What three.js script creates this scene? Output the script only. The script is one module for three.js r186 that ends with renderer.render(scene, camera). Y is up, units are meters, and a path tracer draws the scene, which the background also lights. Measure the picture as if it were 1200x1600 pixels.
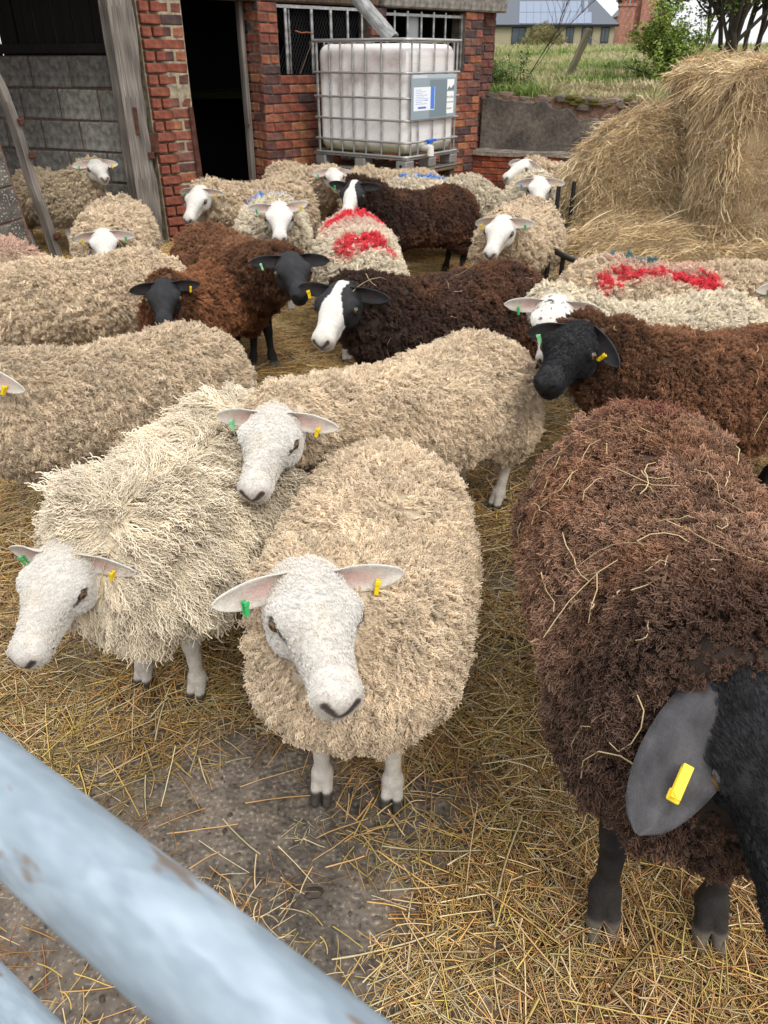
import * as THREE from 'three';
import { mergeGeometries } from 'three/addons/utils/BufferGeometryUtils.js';
import { RoundedBoxGeometry } from 'three/addons/geometries/RoundedBoxGeometry.js';
import { ConvexGeometry } from 'three/addons/geometries/ConvexGeometry.js';
import { ImprovedNoise } from 'three/addons/math/ImprovedNoise.js';

// ------------------------------------------------------------------ camera, sky, sun, exposure
const scene = new THREE.Scene();
const camera = new THREE.PerspectiveCamera(68.27, 768 / 1024, 0.03, 600);
camera.position.set(0, 1.5, 0);
camera.rotation.set(-31 * Math.PI / 180, 0, 0);
camera.focus = 1.9; camera.userData.fStop = 15;
scene.add(camera);

const renderer = new THREE.WebGLRenderer();
renderer.toneMapping = THREE.LinearToneMapping;
renderer.toneMappingExposure = 1.36;
renderer.shadowMap.enabled = true;

{ // an even white overcast
  const W = 256, H = 128, d = new Float32Array(W * H * 4), n = new ImprovedNoise();
  for (let j = 0; j < H; j++) for (let i = 0; i < W; i++) {
    const el = (j + 0.5) / H * Math.PI - Math.PI / 2, az = (i + 0.5) / W * Math.PI * 2;
    const y = Math.sin(el), c = Math.cos(el);
    let b = 0.80 + 0.75 * Math.max(0, y);
    b *= 1 + 0.10 * n.noise(Math.cos(az) * c * 2.2, y * 4, Math.sin(az) * c * 2.2) + 0.05 * n.noise(Math.cos(az) * c * 6, y * 9, Math.sin(az) * c * 6);
    if (el < 0) b = 0.3;
    const k = (j * W + i) * 4;
    d[k] = b * 0.99; d[k + 1] = b * 1.0; d[k + 2] = b * 1.025; d[k + 3] = 1;
  }
  const t = new THREE.DataTexture(d, W, H, THREE.RGBAFormat, THREE.FloatType);
  t.mapping = THREE.EquirectangularReflectionMapping; t.magFilter = THREE.LinearFilter; t.needsUpdate = true;
  scene.background = t; scene.environment = t;
}
const sun = new THREE.DirectionalLight(new THREE.Color(1, 0.95, 0.87), 1.3);
sun.position.set(4.5, 12, 5); sun.target.position.set(0, 0, -4);
sun.castShadow = true; sun.shadow.radius = 40;
sun.shadow.camera.left = sun.shadow.camera.bottom = -15; sun.shadow.camera.right = sun.shadow.camera.top = 15; sun.shadow.camera.far = 60;
scene.add(sun, sun.target);

// ------------------------------------------------------------------ helpers
let seed = 12345;
const rnd = () => { seed = (seed + 0x6d2b79f5) | 0; let t = Math.imul(seed ^ (seed >>> 15), 1 | seed); t = (t + Math.imul(t ^ (t >>> 7), 61 | t)) ^ t; return ((t ^ (t >>> 14)) >>> 0) / 4294967296; };
const rr = (a, b) => a + (b - a) * rnd(), pick = (a) => a[Math.floor(rnd() * a.length)];
const gauss = () => (rnd() + rnd() + rnd() + rnd() - 2) * 1.0;
const noise = new ImprovedNoise(), N3 = (x, y, z) => noise.noise(x + 31.7, y + 17.3, z + 5.1);
const fbm = (x, y, z, o = 4) => { let s = 0, a = 0.5; for (let k = 0; k < o; k++) { s += a * N3(x, y, z); x *= 2.03; y *= 2.03; z *= 2.03; a *= 0.5; } return s; };
const clamp = (x, a = 0, b = 1) => Math.min(b, Math.max(a, x)), mix = (a, b, t) => a + (b - a) * t;
const sst = (a, b, x) => { const t = clamp((x - a) / (b - a)); return t * t * (3 - 2 * t); };
const V = (x = 0, y = 0, z = 0) => new THREE.Vector3(x, y, z);
const C = (r, g, b) => new THREE.Color().setRGB(r, g, b);
const rad = (d) => d * Math.PI / 180;
const names = {};
function numbered(n) { const k = names[n] = (names[n] ?? -1) + 1; return k ? n + '_' + String(k).padStart(3, '0') : n; }
function tag(o, label, category, group, kind) {
  o.userData.label = label; if (category) o.userData.category = category;
  if (group) o.userData.group = group; if (kind) o.userData.kind = kind; return o;
}
function thing(name, label, category, [x, y, z] = [0, 0, 0], yaw = 0, group) {
  const o = new THREE.Group(); o.name = numbered(name); o.position.set(x, y, z); o.rotation.y = yaw; scene.add(o);
  return tag(o, label, category, group);
}
function mesh(name, geo, mat, parent) {
  const m = new THREE.Mesh(geo, mat); m.name = parent ? name : numbered(name); m.castShadow = m.receiveShadow = true; (parent ?? scene).add(m); return m;
}
function structure(name, geo, mat, parent) { const m = mesh(name, geo, mat, parent); m.userData.kind = 'structure'; return m; }
function copies(name, geo, mat, mats, cols, parent, kind = 'stuff') {
  const m = new THREE.InstancedMesh(geo, mat, mats.length); m.name = parent ? name : numbered(name);
  for (let i = 0; i < mats.length; i++) { m.setMatrixAt(i, mats[i]); if (cols) m.setColorAt(i, cols[i]); }
  m.castShadow = m.receiveShadow = true; m.userData.kind = kind; (parent ?? scene).add(m); return m;
}
function tex(w, h, f, srgb = true, rx = 1, ry = 1) { // f(u, v) -> [r, g, b] sRGB 0..1 or a number
  const d = new Uint8Array(w * h * 4);
  for (let j = 0; j < h; j++) for (let i = 0; i < w; i++) {
    const c = f(i / w, j / h), k = (j * w + i) * 4, a = Array.isArray(c) ? c : [c, c, c];
    d[k] = clamp(a[0]) * 255; d[k + 1] = clamp(a[1]) * 255; d[k + 2] = clamp(a[2]) * 255; d[k + 3] = 255;
  }
  const t = new THREE.DataTexture(d, w, h); t.wrapS = t.wrapT = THREE.RepeatWrapping; t.magFilter = THREE.LinearFilter; t.minFilter = THREE.LinearMipmapLinearFilter;
  if (srgb) t.colorSpace = THREE.SRGBColorSpace; t.repeat.set(rx, ry); t.needsUpdate = true; return t;
}
// tileable noise in the unit square
const hash = (x, y, s) => { let h = Math.imul(x, 374761393) + Math.imul(y, 668265263) + Math.imul(Math.floor(s * 1000), 1274126177); h = Math.imul(h ^ (h >>> 13), 1274126177); return ((h ^ (h >>> 16)) >>> 0) / 4294967296 * 6.28318; };
const tn = (u, v, f, s = 0) => { // gradient noise on a lattice of f by f cells that wraps round
  f = Math.max(1, Math.round(f)); const X = u * f, Y = v * f, x0 = Math.floor(X), y0 = Math.floor(Y), x = X - x0, y = Y - y0, m = (k) => ((k % f) + f) % f;
  const g = (i, j) => { const a = hash(m(x0 + i), m(y0 + j), s); return Math.cos(a) * (x - i) + Math.sin(a) * (y - j); }, sx = x * x * x * (x * (6 * x - 15) + 10), sy = y * y * y * (y * (6 * y - 15) + 10);
  return 1.5 * mix(mix(g(0, 0), g(1, 0), sx), mix(g(0, 1), g(1, 1), sx), sy);
};
const tfbm = (u, v, f, s = 0, o = 4) => { let r = 0, a = 0.5; for (let k = 0; k < o; k++) { r += a * tn(u, v, f, s + k * 9.1); f *= 2; a *= 0.5; } return r; };
function boxUV(g, s = 1) { // uv in metres from the dominant normal
  const p = g.attributes.position, n = g.attributes.normal, uv = new Float32Array(p.count * 2);
  for (let i = 0; i < p.count; i++) {
    const ax = Math.abs(n.getX(i)), ay = Math.abs(n.getY(i)), az = Math.abs(n.getZ(i));
    const [a, b] = ax > ay && ax > az ? [p.getZ(i), p.getY(i)] : ay > az ? [p.getX(i), p.getZ(i)] : [p.getX(i), p.getY(i)];
    uv[2 * i] = a * s; uv[2 * i + 1] = b * s;
  }
  g.setAttribute('uv', new THREE.BufferAttribute(uv, 2)); return g;
}
function chamfer(w, h, d, c = 0.004, j = 0.0) {
  const pts = [];
  for (const x of [-1, 1]) for (const y of [-1, 1]) for (const z of [-1, 1]) {
    const jx = rr(-j, j), jy = rr(-j, j), jz = rr(-j, j), k = c * rr(0.6, 1.5);
    const X = x * w / 2 + jx, Y = y * h / 2 + jy, Z = z * d / 2 + jz;
    pts.push(V(X - x * k, Y - y * k, Z), V(X - x * k, Y, Z - z * k), V(X, Y - y * k, Z - z * k));
  }
  return boxUV(new ConvexGeometry(pts));
}
function triUV(g, s = 1) { // the same with the axis chosen per triangle, so that no triangle is smeared
  g = g.index ? g.toNonIndexed() : g; const p = g.attributes.position, n = g.attributes.normal, uv = new Float32Array(p.count * 2);
  for (let i = 0; i < p.count; i += 3) {
    const ax = Math.abs(n.getX(i) + n.getX(i + 1) + n.getX(i + 2)), ay = Math.abs(n.getY(i) + n.getY(i + 1) + n.getY(i + 2)), az = Math.abs(n.getZ(i) + n.getZ(i + 1) + n.getZ(i + 2));
    for (let k = i; k < i + 3; k++) { const [a, b] = ax > ay && ax > az ? [p.getZ(k), p.getY(k)] : ay > az ? [p.getX(k), p.getZ(k)] : [p.getX(k), p.getY(k)]; uv[2 * k] = a * s; uv[2 * k + 1] = b * s; }
  }
  g.setAttribute('uv', new THREE.BufferAttribute(uv, 2)); return g;
}
const box = (w, h, d, x = 0, y = 0, z = 0) => boxUV(new THREE.BoxGeometry(w, h, d)).translate(x, y, z);
function tube(pts, r, seg = 16, sides = 8, closed = false) { return new THREE.TubeGeometry(new THREE.CatmullRomCurve3(pts.map((p) => p.isVector3 ? p : V(...p)), closed, 'catmullrom', 0.2), seg, r, sides, closed); }
function rod(a, b, r, sides = 10, r2 = r) { // solid bar between two points
  const A = V(...a), B = V(...b), L = A.distanceTo(B), g = new THREE.CylinderGeometry(r2, r, L, sides).translate(0, L / 2, 0);
  g.applyQuaternion(new THREE.Quaternion().setFromUnitVectors(V(0, 1, 0), B.clone().sub(A).normalize())); return g.translate(A.x, A.y, A.z);
}
function paint(g, f) { // vertex colours by position
  const p = g.attributes.position, c = new Float32Array(p.count * 3);
  for (let i = 0; i < p.count; i++) { const k = f(p.getX(i), p.getY(i), p.getZ(i), i); c[3 * i] = k[0]; c[3 * i + 1] = k[1]; c[3 * i + 2] = k[2]; }
  g.setAttribute('color', new THREE.BufferAttribute(c, 3)); return g;
}
const std = (o) => new THREE.MeshStandardMaterial({ roughness: 0.9, metalness: 0, ...o });

// ------------------------------------------------------------------ surface nets
function surfaceNets(f, lo, hi, cell) {
  const n = [0, 1, 2].map((k) => Math.ceil((hi[k] - lo[k]) / cell) + 1), [nx, ny, nz] = n, val = new Float32Array(nx * ny * nz);
  for (let z = 0, q = 0; z < nz; z++) for (let y = 0; y < ny; y++) for (let x = 0; x < nx; x++, q++) val[q] = f(lo[0] + x * cell, lo[1] + y * cell, lo[2] + z * cell);
  const idx = new Int32Array(nx * ny * nz).fill(-1), pos = [], tri = [];
  const at = (x, y, z) => x + nx * (y + ny * z);
  const corner = [[0, 0, 0], [1, 0, 0], [0, 1, 0], [1, 1, 0], [0, 0, 1], [1, 0, 1], [0, 1, 1], [1, 1, 1]], edges = [[0, 1], [0, 2], [0, 4], [1, 3], [1, 5], [2, 3], [2, 6], [3, 7], [4, 5], [4, 6], [5, 7], [6, 7]];
  const v = new Float32Array(8);
  for (let z = 0; z < nz - 1; z++) for (let y = 0; y < ny - 1; y++) for (let x = 0; x < nx - 1; x++) {
    let m = 0; for (let k = 0; k < 8; k++) { v[k] = val[at(x + corner[k][0], y + corner[k][1], z + corner[k][2])]; if (v[k] < 0) m |= 1 << k; }
    if (m === 0 || m === 255) continue;
    let sx = 0, sy = 0, sz = 0, c = 0;
    for (const [a, b] of edges) { if ((v[a] < 0) === (v[b] < 0)) continue; const t = v[a] / (v[a] - v[b]), A = corner[a], B = corner[b]; sx += A[0] + t * (B[0] - A[0]); sy += A[1] + t * (B[1] - A[1]); sz += A[2] + t * (B[2] - A[2]); c++; }
    idx[at(x, y, z)] = pos.length / 3; pos.push(lo[0] + (x + sx / c) * cell, lo[1] + (y + sy / c) * cell, lo[2] + (z + sz / c) * cell);
  }
  const quad = (a, b, c, d, flip) => { if (a < 0 || b < 0 || c < 0 || d < 0) return; if (flip) tri.push(a, c, b, a, d, c); else tri.push(a, b, c, a, c, d); };
  for (let z = 1; z < nz - 1; z++) for (let y = 1; y < ny - 1; y++) for (let x = 1; x < nx - 1; x++) {
    const s = val[at(x, y, z)] < 0;
    if (s !== val[at(x + 1, y, z)] < 0) quad(idx[at(x, y - 1, z - 1)], idx[at(x, y, z - 1)], idx[at(x, y, z)], idx[at(x, y - 1, z)], !s);
    if (s !== val[at(x, y + 1, z)] < 0) quad(idx[at(x - 1, y, z - 1)], idx[at(x - 1, y, z)], idx[at(x, y, z)], idx[at(x, y, z - 1)], !s);
    if (s !== val[at(x, y, z + 1)] < 0) quad(idx[at(x - 1, y - 1, z)], idx[at(x, y - 1, z)], idx[at(x, y, z)], idx[at(x - 1, y, z)], !s);
  }
  const nor = new Float32Array(pos.length), e = cell * 0.5;
  for (let i = 0; i < pos.length; i += 3) {
    const x = pos[i], y = pos[i + 1], z = pos[i + 2], a = f(x + e, y, z) - f(x - e, y, z), b = f(x, y + e, z) - f(x, y - e, z), c = f(x, y, z + e) - f(x, y, z - e), l = Math.hypot(a, b, c) || 1;
    nor[i] = a / l; nor[i + 1] = b / l; nor[i + 2] = c / l;
  }
  const g = new THREE.BufferGeometry(); g.setAttribute('position', new THREE.BufferAttribute(new Float32Array(pos), 3)); g.setAttribute('normal', new THREE.BufferAttribute(nor, 3)); g.setIndex(tri); return g;
}
const smin = (a, b, k) => { const h = Math.max(k - Math.abs(a - b), 0) / k; return Math.min(a, b) - h * h * k * 0.25; };
const smax = (a, b, k) => -smin(-a, -b, k);
function cone(p, a, ra, b, rb) { // tapered capsule
  const bx = b[0] - a[0], by = b[1] - a[1], bz = b[2] - a[2], px = p[0] - a[0], py = p[1] - a[1], pz = p[2] - a[2];
  const t = clamp((px * bx + py * by + pz * bz) / (bx * bx + by * by + bz * bz)); return Math.hypot(px - t * bx, py - t * by, pz - t * bz) - mix(ra, rb, t);
}
function ell(p, c, r) { const x = (p[0] - c[0]) / r[0], y = (p[1] - c[1]) / r[1], z = (p[2] - c[2]) / r[2], k = Math.hypot(x, y, z), g = Math.hypot(x / r[0], y / r[1], z / r[2]); return g < 1e-6 ? -Math.min(...r) : k * (k - 1) / g; }

// ------------------------------------------------------------------ ground
const straw = []; // colours of straw
for (let i = 0; i < 10; i++) straw.push(C(rr(0.66, 0.84), rr(0.45, 0.54), rr(0.14, 0.21)), C(rr(0.76, 0.92), rr(0.6, 0.69), rr(0.31, 0.42)), C(rr(0.36, 0.5), rr(0.22, 0.29), rr(0.08, 0.12)));
{
  const map = tex(1024, 1024, (u, v) => {
    const a = tfbm(u, v, 5, 1, 5), b = tfbm(u, v, 40, 7, 3), s = tn(u, v, 190, 3), g = sst(0.45, 0.62, tn(u, v, 260, 11) + 0.35 * tn(u, v, 9, 4)), k = 0.39 + 0.2 * a + 0.16 * b + (s > 0.5 ? 0.14 : 0) - (s < -0.5 ? 0.1 : 0);
    return [k * 1.06 + g * 0.1, k * 0.975 + g * 0.065, k * 0.87 + g * 0.02];
  }, true);
  const bump = tex(1024, 1024, (u, v) => 0.5 + 0.5 * tfbm(u, v, 12, 4, 5) + 0.18 * tn(u, v, 150, 2), false);
  const g = new THREE.PlaneGeometry(400, 300, 200, 150).rotateX(-Math.PI / 2).translate(0, 0, -100);
  const uv = g.attributes.uv, p = g.attributes.position; for (let i = 0; i < p.count; i++) uv.setXY(i, p.getX(i) / 1.7, p.getZ(i) / 1.7);
  structure('ground', g, std({ map, bumpMap: bump, bumpScale: 0.012, roughness: 0.85, color: C(0.95, 0.93, 0.93) }));
}
function strip(pts, w, t) { // flat bent straw: thin prism along pts
  const P = [], I = []; const n = pts.length;
  for (let i = 0; i < n; i++) {
    const d = pts[Math.min(n - 1, i + 1)].clone().sub(pts[Math.max(0, i - 1)]).normalize(), s = V(0, 1, 0).cross(d); if (s.lengthSq() < 1e-4) s.set(1, 0, 0); s.normalize();
    const u = d.clone().cross(s).normalize(), k = i === n - 1 ? 0.5 : 1;
    for (const [a, b] of [[-1, 0], [0, 1], [1, 0]]) { const q = pts[i].clone().addScaledVector(s, a * w / 2 * k).addScaledVector(u, b * t); P.push(q.x, q.y, q.z); }
    if (i) for (let k2 = 0; k2 < 3; k2++) { const a = (i - 1) * 3 + k2, b = (i - 1) * 3 + (k2 + 1) % 3; I.push(a, b, b + 3, a, b + 3, a + 3); }
  }
  const g = new THREE.BufferGeometry(); g.setAttribute('position', new THREE.BufferAttribute(new Float32Array(P), 3)); g.setIndex(I); g.computeVertexNormals(); return g;
}
function strawTuft(n, R, len, w, lift) {
  const gs = [];
  for (let i = 0; i < n; i++) {
    const a = rr(0, 6.283), L = len * rr(0.35, 1.25), r = R * Math.sqrt(rnd()), b = rr(0, 6.283), x = Math.cos(b) * r, z = Math.sin(b) * r, y = rr(0.001, lift), tilt = rr(-0.5, 0.5) * lift / L, bend = rr(-0.5, 0.5) * (rnd() < 0.35 ? 2.2 : 0.7), pts = [], seg = 4;
    let px = x, pz = z, py = y, d = a;
    for (let k = 0; k <= seg; k++) { pts.push(V(px, Math.max(0.0015, py), pz)); d += bend / seg; px += Math.cos(d) * L / seg; pz += Math.sin(d) * L / seg; py += tilt * L / seg + rr(-0.1, 0.1) * lift; }
    const g = strip(pts, w * rr(0.45, 1.4), w * 0.25), c = rr(0.65, 1.2); gs.push(paint(g, () => [c, c * rr(0.94, 1.03), c * rr(0.8, 1.1)]));
  }
  return mergeGeometries(gs);
}
const strawMat = std({ vertexColors: true, roughness: 0.62 });
function strawDensity(x, z) {
  let d = 0.66 + 1.05 * fbm(x * 1.3, 3, z * 1.3, 3);
  const bare = sst(1.25, 0.5, Math.hypot((x + 0.45) / 0.62, (z + 1.0) / 0.58)); d -= bare * 0.85;
  if (z > -2.2) d = Math.max(d, 0.05) * (0.7 + 1.7 * fbm(x * 5, 9, z * 5, 3)) * 1.0; else d += 0.45;
  return clamp(d, 0.012, 1.3);
}
{
  const kinds = [strawTuft(12, 0.06, 0.09, 0.003, 0.016), strawTuft(16, 0.07, 0.065, 0.0022, 0.014), strawTuft(6, 0.09, 0.19, 0.0042, 0.024), strawTuft(20, 0.05, 0.035, 0.0017, 0.008)], put = kinds.map(() => [[], []]);
  const mound = (x, z) => 0.03 * Math.max(0, fbm(x * 1.7, 1, z * 1.7, 2)) * (z < -2 ? 1 : 0.45);
  for (let i = 0; i < 96000; i++) {
    const near = i < 42000, x = near ? rr(-1.9, 2.6) : rr(-4.3, 4.6), z = near ? rr(-2.4, -0.35) : rr(-10.4, -2.1);
    if (!near && (x < -2.9 - (z + 5) * 0.0 && z > -5.5)) continue;
    if (rnd() > strawDensity(x, z) * (near ? 0.62 : 1)) continue;
    const k = pick(near ? [0, 0, 0, 1, 1, 1, 1, 3, 3, 3, 2] : [0, 0, 1, 1, 2, 3]), far = clamp((-z - 2) / 6), s = rr(0.7, 1.25) * (1 + 0.35 * far);
    const m = new THREE.Matrix4().makeRotationFromEuler(new THREE.Euler(rr(-0.12, 0.12), rr(0, 6.28), rr(-0.12, 0.12))).scale(V(s, s * rr(0.8, 1.5), s)).setPosition(x, mound(x, z) + rr(0, 0.012), z);
    put[k][0].push(m); const c = pick(straw).clone(); c.multiplyScalar(rr(0.75, 1.1) * (0.95 + 0.42 * far)); put[k][1].push(c);  // farther straw brightened in its colour to offset shade among the sheep
  }
  const g = new THREE.Group(); g.name = 'straw_litter'; scene.add(g); tag(g, 'golden loose straw strewn over the muddy concrete yard floor', 'straw', null, 'stuff');
  { // clods of mud and dung trodden into the litter
    const cg = paint(new THREE.IcosahedronGeometry(1, 1), () => [1, 1, 1]), q = cg.attributes.position; for (let i = 0; i < q.count; i++) { const s = 1 + 0.45 * N3(q.getX(i) * 1.7, q.getY(i) * 1.7, q.getZ(i) * 1.7); q.setXYZ(i, q.getX(i) * s, q.getY(i) * s * 0.6, q.getZ(i) * s); } cg.computeVertexNormals();
    const ms = [], cs = []; for (let i = 0; i < 5200; i++) { const near = i < 3000, x = near ? rr(-1.5, 1.2) : rr(-3, 2.5), z = near ? rr(-2.3, -0.4) : rr(-8, -2.2); if (fbm(x * 3, 5, z * 3, 2) < (rnd() - 0.55) * 0.5) continue; const s = rr(0.002, 0.006) * (rnd() < 0.06 ? 2.4 : 1); ms.push(new THREE.Matrix4().makeRotationY(rr(0, 6.28)).scale(V(s * rr(0.8, 1.5), s, s)).setPosition(x, s * 0.2, z)); const k = rr(0.5, 1.3); cs.push(C(0.085 * k, 0.062 * k, 0.045 * k)); }
    copies('mud_clods', cg, strawMat, ms, cs, g);
  }
  kinds.forEach((q, k) => copies('straw', q, strawMat, put[k][0], put[k][1], g));
}


// ------------------------------------------------------------------ brickwork
const grime = tex(512, 512, (u, v) => { const a = tfbm(u, v, 6, 2, 5), s = tn(u, v, 90, 5); const k = 0.84 + 0.42 * a + 0.16 * s; return [k, k * 0.98, k * 0.95]; });
const pits = tex(512, 512, (u, v) => 0.5 + 0.45 * tfbm(u, v, 14, 6, 4) + 0.2 * tn(u, v, 120, 1), false);
grime.repeat.set(3, 3); pits.repeat.set(3, 3);
const brickTones = [C(0.27, 0.082, 0.052), C(0.33, 0.12, 0.065), C(0.20, 0.07, 0.052), C(0.42, 0.18, 0.09), C(0.13, 0.058, 0.052), C(0.31, 0.11, 0.075), C(0.09, 0.055, 0.057), C(0.25, 0.085, 0.06), C(0.36, 0.14, 0.085), C(0.22, 0.1, 0.08)];
const brickMats = brickTones.map((c) => std({ color: c.clone().multiplyScalar(1.12), map: grime, bumpMap: pits, bumpScale: 0.004, roughness: 0.92 }));
const redMats = [C(0.27, 0.06, 0.035), C(0.32, 0.075, 0.04), C(0.23, 0.05, 0.032), C(0.36, 0.1, 0.045), C(0.13, 0.05, 0.045)].map((c) => std({ color: c, map: grime, bumpMap: pits, bumpScale: 0.003, roughness: 0.9 }));
const mortar = std({ color: C(0.5, 0.44, 0.33), map: grime, bumpMap: pits, bumpScale: 0.006 }), darkMortar = std({ color: C(0.2, 0.17, 0.14), map: grime, bumpMap: pits, bumpScale: 0.006 });
const brickGeos = {};
function brickGeo(L, h, d) { const key = L.toFixed(3) + h + d; brickGeos[key] ??= Array.from({ length: 5 }, () => chamfer(L, h, d, 0.006, 0.0035)); return pick(brickGeos[key]); }
// bricks along +x of `parent` from x0 to x1, faces towards +z at z = face; skip(x, y) leaves bricks out, hide(x, y) joins them
function courses(parent, { x0, x1, y0, n, course = 0.082, len = 0.205, joint = 0.011, depth = 0.09, face = 0, mats = brickMats, skip, hide, shift = 0, turn = 0, ox = 0, oz = 0 }) {
  const hidden = [];
  for (let k = 0; k < n; k++) {
    let x = x0, first = (k + shift) % 2 ? len / 2 : len; const y = y0 + k * course + course / 2;
    while (x < x1 - 0.02) {
      let L = Math.min(first, x1 - x); if (x1 - x - L < 0.04) L = x1 - x; first = rnd() < 0.1 ? len / 2 : len;
      const cx = x + L / 2; x += L;
      if (skip && skip(cx, y)) continue;
      const g = brickGeo(Math.round((L - joint) * 100) / 100, course - joint, depth), dz = rr(-0.004, 0.004);
      if (hide && hide(cx, y)) { hidden.push(g.clone().translate(cx, y, face - depth / 2)); continue; }
      const b = mesh('brick', g, pick(mats), parent); b.position.set(cx, y, face - depth / 2 + dz); b.rotation.set(0, rr(-0.008, 0.008), rr(-0.009, 0.009));
      if (turn) { b.position.set(ox + (cx) * Math.cos(turn) + (face - depth / 2) * Math.sin(turn), y, oz - cx * Math.sin(turn) + (face - depth / 2) * Math.cos(turn)); b.rotation.y += turn; }
    }
  }
  if (hidden.length) { const m = mesh('brick', mergeGeometries(hidden), mats[0], parent); m.userData.kind = 'stuff'; }
}
// weathered timber and metal
const woodTex = tex(512, 512, (u, v) => { const g = 0.5 + 0.5 * tn(u * 1, v, 3, 1) * 0.4 + 0.35 * N3(u * 60, v * 2.2, 3) + 0.2 * N3(u * 150, v * 4, 8); const k = 0.45 + 0.4 * (g - 0.5); return [k * 1.04, k * 0.99, k * 0.93]; });
const woodBump = tex(512, 512, (u, v) => 0.5 + 0.4 * N3(u * 60, v * 2.2, 3) + 0.3 * N3(u * 150, v * 4, 8), false);
const greyWood = std({ map: woodTex, bumpMap: woodBump, bumpScale: 0.006, color: C(0.95, 0.93, 0.92) }), brownWood = std({ map: woodTex, bumpMap: woodBump, bumpScale: 0.005, color: C(0.55, 0.4, 0.27) });
const rust = std({ color: C(0.12, 0.045, 0.028), map: grime, roughness: 0.85, metalness: 0.2 });
const blackSteel = std({ color: C(0.018, 0.018, 0.02), roughness: 0.5, metalness: 0.4 });
const zinc = std({ color: C(0.6, 0.63, 0.66), roughness: 0.42, metalness: 0.75, map: grime });
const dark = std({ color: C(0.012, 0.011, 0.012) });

const yawF = Math.atan2(2.7, 3.07); // facade: local +x runs to the far right corner, +z faces the yard
{ // brick pier between the doorways
  const t = thing('brick_pier', 'narrow red brick pier with pale mortar between the two dark doorways', 'brick pier', [-2.0, 0, -7.3], yawF);
  mesh('mortar', box(0.405, 2.5, 0.2, 0.205, 1.25, -0.104), mortar, t);
  courses(t, { x0: 0, x1: 0.41, y0: 0, n: 23, course: 0.0865, len: 0.2, joint: 0.016, depth: 0.1 });
  courses(t, { x0: 0.0, x1: 0.2, y0: 0, n: 23, course: 0.0865, len: 0.2, joint: 0.016, depth: 0.05, turn: Math.PI / 2, ox: 0.362, oz: -0.1, face: 0.05, hide: () => true });
  mesh('rusty_strip', chamfer(0.045, 0.82, 0.03, 0.005, 0.008).rotateZ(0.02).translate(0.385, 0.72, 0.022), rust, t);
  mesh('rusty_plate', chamfer(0.1, 0.16, 0.035, 0.01, 0.004).translate(-0.02, 0.87, 0.03), rust, t);
}
{ // timber door post left of the pier
  const t = thing('timber_post', 'weathered grey split timber post standing against the brick pier', 'post', [-2.0, 0, -7.3], yawF);
  const g = new THREE.BoxGeometry(0.2, 2.45, 0.16, 8, 40, 6), p = g.attributes.position;
  for (let i = 0; i < p.count; i++) { const x = p.getX(i), y = p.getY(i), z = p.getZ(i), e = 0.016 * N3(x * 22, y * 2.5, z * 22) + (x > 0.06 ? 0.03 * Math.min(0, N3(9, y * 4, 2)) : 0); p.setX(i, x + e * Math.sign(x) + (y < -0.9 && x < 0 ? 0.02 : 0)); p.setZ(i, z + e - (Math.abs(x - 0.03) < 0.02 && z > 0.05 ? 0.02 : 0)); }
  g.computeVertexNormals(); mesh('timber', boxUV(g, 1.6).translate(-0.17, 1.225, 0.0), greyWood, t);
  mesh('rusty_strap', chamfer(0.035, 0.2, 0.012, 0.003, 0.002).translate(-0.18, 1.05, 0.092), rust, t);
  mesh('rusty_strap', chamfer(0.05, 0.05, 0.02, 0.004, 0.002).translate(-0.09, 0.78, 0.09), rust, t);
}
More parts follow.
